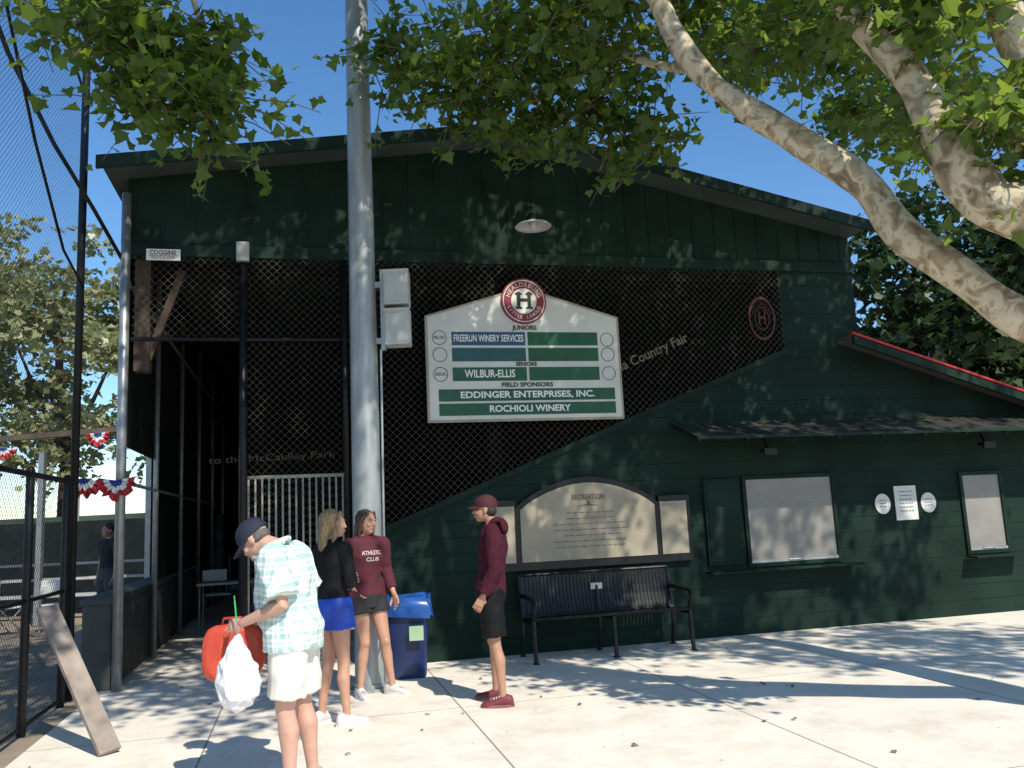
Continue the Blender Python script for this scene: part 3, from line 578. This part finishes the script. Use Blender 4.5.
def hand(mb,w,d,nrm,curl,side,k=1.):
    w=Vector(w);d=Vector(d).normalized();nrm=Vector(nrm);nrm=(nrm-d*nrm.dot(d)).normalized();a=d.cross(nrm)*side
    rs=[]
    for t,hwid,th in ((-.02,.024,.020),(.01,.030,.017),(.05,.040,.015),(.088,.041,.012)):
        rs.append([w+d*t*k+a*(hwid*k*math.cos(2*math.pi*i/14))+nrm*(th*k*math.sin(2*math.pi*i/14)) for i in range(14)])
    mb.rings(rs)
    for j,(o,L) in enumerate(((.031,.070),(.0105,.080),(-.0105,.074),(-.031,.058))):
        p=w+(d*.082+a*o)*k;dd=(d+a*o*3.2).normalized();pts=[p-dd*.01]
        q=p;ang=0
        for sgm,fr in enumerate((.45,.32,.23)):
            ang+=curl*(.7+.12*j)*(1 if sgm else .6);dv=dd*math.cos(ang)+nrm*math.sin(ang);q=q+dv*L*fr*k;pts.append(q)
        mb.tube(pts,[.0095*k,.009*k,.0082*k,.007*k],8,rnd=True)
    p=w+(d*.022+a*.024)*k;d1=(d*.62+a*.66+nrm*.35).normalized();d2=(d*.9+a*.25+nrm*.45).normalized()
    mb.tube([p,p+d1*.035*k,p+d1*.035*k+d2*.03*k,p+d1*.035*k+d2*.052*k],[.014*k,.0115*k,.010*k,.008*k],8,rnd=True)
M_sole=mat("pale_sole",(.7,.7,.68),.6,.05,5);M_shoew=mat("white_canvas",(.62,.58,.56),.7,.06,9);M_lace=mat("lace",(.75,.75,.73),.7,.05,9)
def shoulders(mb,J,off,b):
    ne=Vector(J['neck'])
    for s in 'LR':
        sh=Vector(J['sh'+s]);q=ne.lerp(sh,.25)+Vector((0,0,-.035))
        mb.tube([q,q.lerp(sh,.5)+Vector((0,0,.004)),sh+Vector((0,0,-.004))],[.045*b+off*.8,.044*b+off*.8,.046*b+off*.8],14,rnd=True)
def person(loc,yaw,J,lab,skinm,bulk=1.,female=False,headyaw=0,headpitch=0,belly=0,shoe=None,sole=None,footyaw=(0,0),handL=None,handR=None,lipc=(.42,.17,.14)):
    mb=MB();H=Vector(J['head']);R=rotm(headyaw,headpitch);b=bulk;shoe=shoe or M_shoew;sole=sole or M_sole
    for s in 'LR':
        h,k,a=[Vector(J[n+s]) for n in('hip','knee','ank')]
        bk=Vector((0,-.014,0));cal=k.lerp(a,.3)+bk;th=h.lerp(k,.35)
        mb.tube([h+(h-k).normalized()*.03,h.lerp(k,.15),th,h.lerp(k,.75),k,k.lerp(a,.12)+bk*.4,cal,k.lerp(a,.6)+bk*.5,a.lerp(k,.08),a-Vector((0,0,.03))],[.085*b,.09*b,.082*b,.062*b,.053*b,.05*b,.057*b,.042*b,.033*b,.036*b],16,ref=(0,1,0) if abs((h-k).normalized().y)<.8 else (0,0,1))
        mb.ell(k+Vector((0,.03,.01)),(.036*b,.028*b,.042*b))
        fy=footyaw[0 if s=='L' else 1];f=Vector((-math.sin(fy),math.cos(fy),0))
        mb.tube([a+Vector((0,0,-.035))-f*.04,a+Vector((0,0,-.045))+f*.05,a+Vector((0,0,-.058))+f*.15],[.035,.036,.024],10,rnd=True)
    pe,wa,ch,ne=[Vector(J[n]) for n in('pelvis','waist','chest','neck')]
    sd=(Vector(J['shR'])-Vector(J['shL'])).normalized();hd=(Vector(J['hipR'])-Vector(J['hipL'])).normalized()
    fw=.155*b if not female else .16
    def ring(c,side,rx,ry,fo=0,n=24):
        side=side.normalized();f=Vector((0,0,1)).cross(side).normalized()
        return [c+f*fo+side*(rx*math.cos(2*math.pi*i/n))+f*(ry*math.sin(2*math.pi*i/n)) for i in range(n)]
    wst=.118 if female else .138
    def torso(off,z0=-.10,fl=0):
        o=off
        return [ring(pe+Vector((0,0,z0)),hd,fw*.95+o+fl,.105*b+o+fl,belly*.35),ring(pe,hd,fw+.01+o,.118*b+o+belly*.3,belly*.3),ring(pe.lerp(wa,.5),hd,(fw+wst*b)/2+.008+o,.11*b+o+belly*.8,belly*.8),ring(wa,(hd+sd),wst*b+o,.10*b+o+belly,belly),
            ring(wa.lerp(ch,.5),sd,(wst+.015)*b+o,.105*b+o+belly*.6,belly*.6),ring(ch,sd,.155*b+o if not female else .138+o,.118*b+o,.014 if female else 0.005),ring(ch.lerp(ne,.40),sd,.155*b+o if not female else .132+o,.10*b+o),
            ring(ch.lerp(ne,.65),sd,.115*b+o*.8,.080*b+o*.8),ring(ch.lerp(ne,.85),sd,.08*b+o*.6,.066*b+o*.6),ring(ch.lerp(ne,1.0),sd,.060*b+o*.5,.056*b+o*.5)]
    mb.rings(torso(0));shoulders(mb,J,0,b)
    for s in 'LR':
        sh,el,wr=[Vector(J[n+s]) for n in('sh','el','wr')]
        mb.tube([sh,sh.lerp(el,.15),sh.lerp(el,.4),sh.lerp(el,.8),el,el.lerp(wr,.25),el.lerp(wr,.7),wr],[.048*b,.050*b,.045*b,.038*b,.036*b,.037*b,.029*b,.0245*b],14,rnd=True)
        hn=(handL if s=='L' else handR) or (None,None,.35)
        d=Vector(hn[0]) if hn[0] else (wr-el);nv=Vector(hn[1]) if hn[1] else Vector((1 if s=='L' else -1,.2,0))
        hand(mb,wr,d,nv,hn[2],1 if s=='L' else -1)
    nr=.053*b if not female else .045
    mb.tube([ne+Vector((0,0,-.05)),ne,H+R@Vector((0,-.02,-.05))],[nr+.005,nr,nr-.002],14)
    def he(c,r,n=18): mb.ell(H+R@Vector(c),r,R,n)
    he((0,-.012,.022),(.074,.094,.088));he((0,.022,-.028),(.062,.070,.082));he((0,.048,-.082),(.034,.034,.028));he((0,.0,-.055),(.058,.06,.05))
    mb.tube([H+R@Vector((0,.082,.012)),H+R@Vector((0,.094,-.014)),H+R@Vector((0,.100,-.030))],[.008,.010,.0125],8,rnd=True)
    he((0,.086,.022),(.045,.014,.010),10);he((0,.083,-.062),(.024,.015,.009),10)
    for sx in (-1,1): he((sx*.075,-.004,-.012),(.009,.02,.032),10);he((sx*.036,.07,-.025),(.022,.02,.02),10)
    ob=finish(mb,"person",skinm,None,.0052,smooth=2)
    ob.location=loc;ob.rotation_euler=(0,0,yaw);tag(ob,lab,"person")
    for sx in (-1,1):
        m=MB();c=Vector((sx*.031,.0815,.003));m.ell(H+R@c,(.0125,.009,.0062),R,12);m.ell(H+R@(c+Vector((0,.0065,0))),(.0058,.004,.0056),R,8,mi=1);m.make("eye",[M_eyew,M_ink],ob,smooth=True)
        m=MB();m.tube([H+R@Vector((sx*.048,.080,.024)),H+R@Vector((sx*.032,.091,.029)),H+R@Vector((sx*.016,.094,.025))],.0035,6);m.make("eyebrow",M_brow,ob,smooth=True)
    m=MB();m.ell(H+R@Vector((0,.0945,-.0585)),(.022,.005,.004),R,10);m.ell(H+R@Vector((0,.0935,-.066)),(.018,.005,.0045),R,10);m.make("mouth",mat("lips",lipc,.5,.05,10),ob,smooth=True)
    for s in 'LR':
        a=Vector(J['ank'+s]);fy=footyaw[0 if s=='L' else 1];f=Vector((-math.sin(fy),math.cos(fy),0));r=Vector((f.y,-f.x,0));z0=a.z-.085
        m=MB();rs=[]
        for t,hwd,hh in ((-.085,.018,.05),(-.075,.034,.085),(-.04,.038,.100),(.0,.039,.100),(.03,.040,.085),(.08,.045,.065),(.13,.045,.055),(.165,.036,.045),(.185,.015,.03)):
            c=Vector((a.x,a.y,z0))+f*t;rs.append([c+r*(hwd*math.cos(2*math.pi*i/16))+Vector((0,0,max(0.0,hh*.5+hh*.52*math.sin(2*math.pi*i/16)))) for i in range(16)])
        m.rings(rs);sh_=m.make("shoe",shoe,ob,smooth=True)
        m=MB();rs=[]
        for zz in (.0,.024):
            rs.append([Vector((a.x,a.y,z0+zz))+f*(.05+.142*math.cos(an))+r*(.048*math.sin(an)) for an in [2*math.pi*i/20 for i in range(20)]])
        m.rings(rs);m.make("shoe_sole",sole,sh_)
        m=MB()
        for t,hz in ((.035,.086),(.055,.078),(.075,.071)):
            c=Vector((a.x,a.y,z0+hz))+f*t;m.tube([c-r*.022-Vector((0,0,.004)),c+Vector((0,0,.003)),c+r*.022-Vector((0,0,.004))],.0035,6)
        m.make("shoe_lace",M_lace,sh_)
    return ob,torso,R,H,ring
M_brow=mat("brow_hair",(.05,.035,.025),.8,.2,30);M_eyew=mat("eye_white",(.5,.47,.44),.3,.05,5)
def top(ob,torso,J,material,off,hemz,sleeve,b=1.,name="shirt",fold=.006,fl=0,cuff=0):
    mb=MB();mb.rings(torso(off,hemz,fl));shoulders(mb,J,off,b)
    for s in 'LR':
        sh,el,wr=[Vector(J[n+s]) for n in('sh','el','wr')]
        up=(sh-el).normalized();p=[sh+up*(.046*b+off)*.95,sh+up*(.046*b+off)*.6,sh,sh.lerp(el,.15)];r=[(.05*b+off)*.35,(.05*b+off)*.8,.050*b+off,.053*b+off]
        if sleeve<=1:
            p+=[sh.lerp(el,sleeve*.6),sh.lerp(el,sleeve)];r+=[.053*b+off,.054*b+off*1.1+cuff]
        else:
            p+=[sh.lerp(el,.4),sh.lerp(el,.85),el,el.lerp(wr,.3),el.lerp(wr,(sleeve-1))];r+=[.048*b+off,.042*b+off,.041*b+off,.04*b+off,.032*b+off]
        mb.tube(p,r,16)
    return finish(mb,name,material,ob,.0072,fold,smooth=3)
def shorts(ob,J,ring,material,b,t,off,fw=.165,topk=.55,name="shorts",fold=.005,flare=0.0):
    mb=MB();pe,wa=Vector(J['pelvis']),Vector(J['waist']);hd=(Vector(J['hipR'])-Vector(J['hipL']))
    mb.rings([ring(pe+Vector((0,0,-.11)),hd,fw*b*.93+off,.105*b+off),ring(pe,hd,fw*b+off+.005,.118*b+off),ring(pe.lerp(wa,topk),hd,.150*b+off,.110*b+off)])
    for s in 'LR':
        h,k=Vector(J['hip'+s]),Vector(J['knee'+s])
        mb.tube([h+(h-k).normalized()*.03,h.lerp(k,t*.4),h.lerp(k,t)],[.092*b+off,.093*b+off,.085*b+off+flare-.03*t],18)
    return finish(mb,name,material,ob,.0072,fold,smooth=2)
M_sk1=skinmat("skin_tan",(.50,.27,.18));M_sk2=skinmat("skin_warm",(.42,.22,.14));M_sk3=skinmat("skin_pink",(.55,.31,.23))
def stdJ(H=1.75,st=.09):
    k=H/1.75
    J=dict(hipL=(-.085,0,.90),hipR=(.085,0,.90),kneeL=(-st,.02,.49),kneeR=(st,.02,.49),ankL=(-st,0,.085),ankR=(st,0,.085),pelvis=(0,0,.94),waist=(0,0,1.10),chest=(0,0,1.30),neck=(0,-.01,1.50),head=(0,.02,1.635),
      shL=(-.175,0,1.42),shR=(.175,0,1.42),elL=(-.22,-.03,1.13),elR=(.22,-.03,1.13),wrL=(-.21,.04,.88),wrR=(.21,.04,.88))
    return {a:tuple(c*k for c in v) for a,v in J.items()}
def capmesh(ob,H,R,material,k=1.0,bl=1.0):
    m=MB();rs=[];c=Vector((0,-.012,.03))
    for ph in (-.18,0,.25,.5,.75,1.0,1.25,1.45,1.56):
        rs.append([H+R@(c+Vector((.084*k*math.cos(ph)*math.cos(2*math.pi*i/24),.104*k*math.cos(ph)*math.sin(2*math.pi*i/24),.094*k*(math.sin(ph)**.9 if ph>0 else math.sin(ph))))) for i in range(24)])
    m.rings(rs);o=m.make("cap",material,ob,smooth="auto")
    n=16;V=[]
    for j,ext in enumerate((-.01,.02,.045,.068)):
        for i in range(n+1):
            s_=(-1+2*i/n);xx=.074*k*s_*(1-.10*j/3*abs(s_));front=.104*k*math.sqrt(max(0,1-(.86*s_)**2))
            V.append(H+R@(c+Vector((xx,front+ext*bl*(1-s_*s_*.55),.004-.022*s_*s_-.010*j*.8))))
    F=[(j*(n+1)+i,j*(n+1)+i+1,(j+1)*(n+1)+i+1,(j+1)*(n+1)+i) for j in range(3) for i in range(n)]
    m2=MB();m2.add(V,F);b=m2.make("cap_brim",material,o,smooth=True);s=b.modifiers.new("t","SOLIDIFY");s.thickness=.005
    m3=MB();m3.ell(H+R@(c+Vector((0,0,.096*k))),(.008,.008,.005),R,8);m3.make("cap_button",material,o)
    return o
# --- man
J=stdJ(1.75,.10)
J.update(neck=(0,.125,1.435),head=(0,.26,1.485),chest=(0,.055,1.27),waist=(0,.02,1.10),shL=(-.20,.07,1.38),shR=(.20,.07,1.38),elL=(-.25,-.02,1.10),wrL=(-.20,.25,1.0),elR=(.25,.0,1.11),wrR=(.12,.29,.98),kneeL=(-.10,.03,.48),kneeR=(.11,.0,.48),ankL=(-.10,.0,.085),ankR=(.12,-.06,.085))
man,T,R,Hd,ring=person((-1.40,5.42,0),math.radians(84),J,"man in navy cap, teal plaid shirt and pale shorts holding bags",M_sk3,bulk=1.10,headpitch=math.radians(-44),belly=.04,shoe=mat("grey_shoe",(.3,.3,.3),.6),handL=((.25,1,-.2),(.9,0,-.3),.75),handR=((-.2,1,-.1),(-.9,0,-.3),.75),footyaw=(.1,-.2))
M_plaid=plaidmat()
ms=top(man,T,J,M_plaid,.036,-.12,.84,b=1.05,fold=.015,fl=.018,cuff=.014)
c=Vector(J['neck'])
m=MB();m.tube([c+Vector((.078*math.cos(a),.072*math.sin(a)-.012,.012-.035*math.sin(a))) for a in np.linspace(math.pi*.62,math.pi*2.38,20)],.016,8,rnd=True);m.make("shirt_collar",M_plaid,ms,smooth=True)
shorts(man,J,ring,mat("pale_shorts",(.74,.70,.63),.85,.08,8),1.05,.84,.020,fw=.15,topk=.1,flare=.030,fold=.012)
capmesh(man,Hd,R,mat("navy_cap",(.012,.016,.035),.8,.2,9),1.06,1.15)
m=MB();m.ell(Hd+R@Vector((0,-.035,-.012)),(.076,.070,.050),R);m.make("hair",mat("grey_hair",(.12,.10,.09),.8,.3,30),man,smooth=True)
m=MB();m.ell(Hd+R@Vector((0,.066,-.085)),(.034,.035,.032),R);m.make("beard",mat("grey_beard",(.38,.35,.32),.9,.3,40,bump=.5),man,smooth=True)
m=MB()
for sx in(-1,1):
    P=[Hd+R@Vector((sx*.033+.022*math.cos(a),.098,.0+.016*math.sin(a))) for a in np.linspace(0,2*math.pi,14)];m.tube(P,.0018,5);m.tube([Hd+R@Vector((sx*.055,.095,.004)),Hd+R@Vector((sx*.080,.0,.004))],.0018,5)
m.make("glasses",M_black,man)
E=empty("plastic_bag",(-1.70,5.24,.58));tag(E,"white plastic carrier bag hanging from the man's hand","bag")
m=MB();rs=[]
for t,w,d in ((0,.02,.02),(.02,.07,.05),(.08,.115,.085),(.16,.13,.09),(.25,.115,.075),(.32,.08,.05),(.37,.045,.035),(.43,.018,.016)):
    rs.append([(w*math.cos(a)*(1+.10*math.sin(3*a+t*9)),d*math.sin(a)*(1+.12*math.cos(5*a+t*14)),t-.08) for a in np.linspace(0,2*math.pi,28,endpoint=False)])
m.rings(rs)
finish(m,"bag_body",mat("white_plastic_film",(.74,.75,.77),.3,.06,12),E,.005,.012,15,smooth=1)
E=empty("stadium_cushion",(-1.79,5.46,.80),math.radians(8));tag(E,"red orange padded seat cushion with carry handle","cushion")
m=MB();rs=[]
for yy,k in ((-.055,.55),(-.050,.80),(-.03,.95),(0,1.0),(.03,.95),(.050,.80),(.055,.55)):
    P=[]
    for a in np.linspace(0,2*math.pi,40,endpoint=False):
        c,s=math.cos(a),math.sin(a);P.append((.19*k*math.copysign(abs(c)**.6,c),yy,.175*k*math.copysign(abs(s)**.6,s)))
    rs.append(P)
m.rings(rs);finish(m,"pad",mat("red_orange_vinyl",(.56,.065,.03),.55,.15,6,bump=.1),E,.007,.008,10,smooth=2)
m=MB();m.tube([(-.07,0,.165),(-.06,0,.21),(.06,0,.21),(.07,0,.165)],.009,8);m.make("handle",mat("red_strap",(.4,.04,.03),.6),E,smooth=True)
E=empty("green_pen",(-1.69,5.20,1.02));tag(E,"slim green pen held upright in the man's hand","pen")
m=MB();m.tube([(0,0,0),(-.01,0,.11)],.005,8,rnd=True);m.tube([(-.01,0,.11),(-.013,0,.14)],.0035,8,rnd=True);m.make("pen_barrel",mat("green_plastic",(.03,.45,.12),.4),E)
# --- blonde girl
J=stdJ(1.68,.085)
J.update(elL=(-.20,.03,1.10),wrL=(.0,.17,1.11),elR=(.20,.03,1.10),wrR=(-.02,.19,1.06),kneeL=(-.09,.02,.47),kneeR=(.09,.03,.47),ankL=(-.13,-.03,.085),ankR=(.12,.03,.085),head=(0,.015,1.56),hipL=(-.085,0,.865),hipR=(.085,0,.875),chest=(.01,-.005,1.25))
g1,T,R,Hd,ring=person((-1.52,7.06,0),math.radians(-42),J,"young woman in black top and bright blue shorts, long blonde hair",M_sk1,bulk=.92,female=True,headyaw=math.radians(-22),handL=((1,0,.1),(0,-1,0),.4),handR=((-1,0,-.1),(0,-1,0),.4),footyaw=(.2,-.3))
top(g1,T,J,mat("black_knit",(.012,.012,.014),.85,.2,20,spec=.2),.012,.03,1.85,b=.9)
shorts(g1,J,ring,mat("blue_shorts",(.012,.06,.42),.55,.2,8),.95,.34,.024,flare=.03,topk=.45)
def longhair(ob,Hd,R,material,back=.30,w=.085):
    m=MB();m.ell(Hd+R@Vector((0,-.024,.030)),(.083,.096,.091),R,20);m.ell(Hd+R@Vector((0,-.05,-.03)),(.083,.07,.09),R,16)
    rs=[]
    for t in (0,.25,.5,.75,1):
        c=Hd+R@Vector((0,-.065,0))+Vector((0,0,-.02-back*t))+(R@Vector((0,-1,0)))*(.02*math.sin(t*3));k=1-.35*t
        rs.append([c+(R@Vector((1,0,0)))*(w*k*math.cos(a)*(1+.1*math.sin(6*a)))+(R@Vector((0,1,0)))*(.045*k*math.sin(a)*(1+.15*math.cos(7*a))) for a in np.linspace(0,2*math.pi,28,endpoint=False)])
    m.rings(rs)
    for sx in (-1,1):
        m.tube([Hd+R@Vector((sx*.05,.045,.085)),Hd+R@Vector((sx*.078,.02,.02)),Hd+R@Vector((sx*.083,-.01,-.08)),Hd+R@Vector((sx*.085,-.03,-.20))],[.014,.018,.020,.010],10,rnd=True)
    return finish(m,"hair",material,ob,.005,.006,44,smooth=1,fz=.12)
longhair(g1,Hd,R,mat("blonde_hair",(.30,.20,.095),.5,.5,30,stretch=(4,4,.3),bump=.4),.30)
# --- girl in maroon
J=stdJ(1.68,.085)
J.update(elL=(-.20,-.02,1.12),wrL=(-.20,.14,.90),elR=(.23,-.06,1.12),wrR=(.14,.03,.96),kneeL=(-.13,.08,.47),kneeR=(.05,.03,.47),ankL=(-.21,.04,.085),ankR=(.08,-.02,.085),head=(0,.015,1.56))
g2,T,R,Hd,ring=person((-1.42,8.08,0),math.radians(-146),J,"young woman in maroon sweatshirt and dark shorts, long brown hair",M_sk1,bulk=.92,female=True,headyaw=math.radians(20),footyaw=(.5,-.1))
st=top(g2,T,J,mat("maroon_knit",(.085,.011,.022),.85,.2,12),.018,-.04,1.8,b=.92)
shorts(g2,J,ring,mat("dark_shorts",(.02,.02,.026),.8,.2,8),.95,.32,.016,flare=.02,topk=.2)
longhair(g2,Hd,R,mat("brown_hair",(.06,.032,.02),.5,.4,30,stretch=(4,4,.3),bump=.4),.30)
bv=BVHTree.FromPolygons([v.co[:] for v in st.data.vertices],[p.vertices[:] for p in st.data.polygons])
M_print=mat("faded_print",(.55,.48,.48),.8,.3,60)
for t_,z_,s_,w_ in (("ATHLETIC",1.28,.050,.185),("CLUB",1.222,.048,.12)):
    m=MB();addtext(m,t_,0,z_,0,s_,width=w_,bold=.0012)
    nv=[]
    for (x,y,z) in m.v:
        x=-x;h=bv.ray_cast(Vector((x,.6,z)),Vector((0,-1,0)));nv.append((x,(h[0].y if h[0] else .15)+.004,z))
    m.v=nv;m.make("shirt_print",M_print,st)
# --- boy
J=stdJ(1.76,.10)
J.update(pelvis=(0,.0,.94),waist=(0,-.015,1.10),chest=(0,-.04,1.30),neck=(0,-.035,1.50),head=(0,.02,1.625),shL=(-.170,-.05,1.42),shR=(.170,-.05,1.42),elL=(-.21,-.07,1.12),wrL=(-.20,.05,.90),elR=(.21,-.06,1.12),wrR=(.20,.06,.90),kneeL=(-.10,-.03,.49),kneeR=(.12,.0,.49),ankL=(-.16,-.08,.085),ankR=(.17,.0,.085))
boy,T,R,Hd,ring=person((-.27,7.56,0),math.radians(88),J,"teenage boy in maroon cap and hoodie, black shorts, red shoes",M_sk2,bulk=.90,headyaw=math.radians(4),shoe=mat("red_shoe",(.16,.028,.04),.6,.2,9),sole=mat("red_sole",(.26,.10,.10),.6),handL=(None,None,.5))
hd=top(boy,T,J,mat("maroon_fleece",(.055,.008,.017),.9,.2,14,spec=.25),.026,-.06,1.9,b=.92,name="hoodie",fold=.013)
m=MB();c=Vector(J['neck'])
m.tube([c+Vector((.075*math.cos(a),.06*math.sin(a)-.03,.0+.02*math.cos(a*2)-.03*math.sin(a))) for a in np.linspace(0,2*math.pi,20)],.028,10);m.ell(c+Vector((0,-.10,-.04)),(.10,.045,.07));finish(m,"hood",hd.data.materials[0],hd,.008,.004,smooth=1)
shorts(boy,J,ring,mat("black_shorts",(.006,.006,.007),.7,.2,8,spec=.2),.95,.84,.018,flare=.026,fold=.010)
capmesh(boy,Hd,R,mat("maroon_cap",(.055,.007,.013),.8,.2,9))
m=MB();m.ell(Hd+R@Vector((0,-.045,-.015)),(.078,.060,.060),R);m.make("hair",mat("dark_hair",(.03,.02,.014),.7,.3,30),boy,smooth=True)
# --- seated spectator in the bleachers, person past the fence
J=stdJ(1.70,.10);dz=-.84
J={k:(v[0],v[1],v[2]+dz) for k,v in J.items()}
J.update(hipL=(-.09,.02,.09),hipR=(.09,.02,.09),pelvis=(0,0,.12),kneeL=(-.12,.42,.16),kneeR=(.12,.42,.16),ankL=(-.12,.40,-.21),ankR=(.12,.44,-.21),elL=(-.22,.10,.28),elR=(.22,.10,.28),wrL=(-.12,.32,.22),wrR=(.12,.32,.22))
p5,T,R,Hd,ring=person(W(.05,-2.2,1.01),AL+math.radians(90),J,"seated spectator in light shirt on a shaded bleacher row",M_sk2,bulk=.95)
top(p5,T,J,mat("light_shirt",(.35,.36,.38),.85,.1,8),.015,-.03,.6)
shorts(p5,J,ring,mat("dark_trousers",(.03,.03,.04),.8,.1,8),1,.98,.012)
J=stdJ(1.75,.12)
p6,T,R,Hd,ring=person((-6.8,14.4,0),math.radians(150),J,"person in black shirt and dark trousers beyond the fence",M_sk2,bulk=1.0)
top(p6,T,J,mat("black_shirt",(.012,.012,.013),.85,.1,8),.015,-.08,.6)
shorts(p6,J,ring,mat("dark_grey_trousers",(.04,.04,.045),.8,.1,8),1,.98,.02)
m=MB();m.ell(Hd+R@Vector((0,-.02,.035)),(.080,.097,.088),R);m.make("hair",M_brow,p6,smooth=True)

# ---------------- light, world, camera ----------------
s=Vector((.54,-.84,1.06)).normalized()
sun=bpy.data.lights.new("sun","SUN");sun.energy=5.0;sun.angle=math.radians(.53);sun.color=(1,.95,.84);so=bpy.data.objects.new("sun",sun);coll.objects.link(so);so.rotation_euler=s.to_track_quat('Z','Y').to_euler();so.location=(8,-8,20)
w=bpy.data.worlds.new("World");scene.world=w;w.use_nodes=True;nt=w.node_tree;sk=nt.nodes.new("ShaderNodeTexSky");sk.sky_type='NISHITA';sk.sun_disc=False;sk.sun_elevation=math.asin(s.z);sk.sun_rotation=math.atan2(s.x,s.y);sk.air_density=1.0;sk.dust_density=.2;sk.ozone_density=3
hs=nt.nodes.new("ShaderNodeHueSaturation");hs.inputs["Saturation"].default_value=1.2;hs.inputs["Value"].default_value=1.3
nt.links.new(sk.outputs[0],hs.inputs["Color"]);nt.links.new(hs.outputs[0],nt.nodes["Background"].inputs[0]);nt.nodes["Background"].inputs[1].default_value=.14
cd=bpy.data.cameras.new("camera");co=bpy.data.objects.new("camera",cd);coll.objects.link(co);scene.camera=co
cd.sensor_width=36;cd.lens=858/1024*36;cd.clip_end=2000;cd.clip_start=.05
p=math.radians(8.75);th=.048
R0=Vector((1,0,0));U0=Vector((0,-math.sin(p),math.cos(p)));Fv=Vector((0,math.cos(p),math.sin(p)))
r=R0*math.cos(th)-U0*math.sin(th);u=R0*math.sin(th)+U0*math.cos(th)
Mx=Matrix.Identity(4)
for i in range(3): Mx[i][0]=r[i];Mx[i][1]=u[i];Mx[i][2]=-Fv[i]
Mx[2][3]=1.55;co.matrix_world=Mx
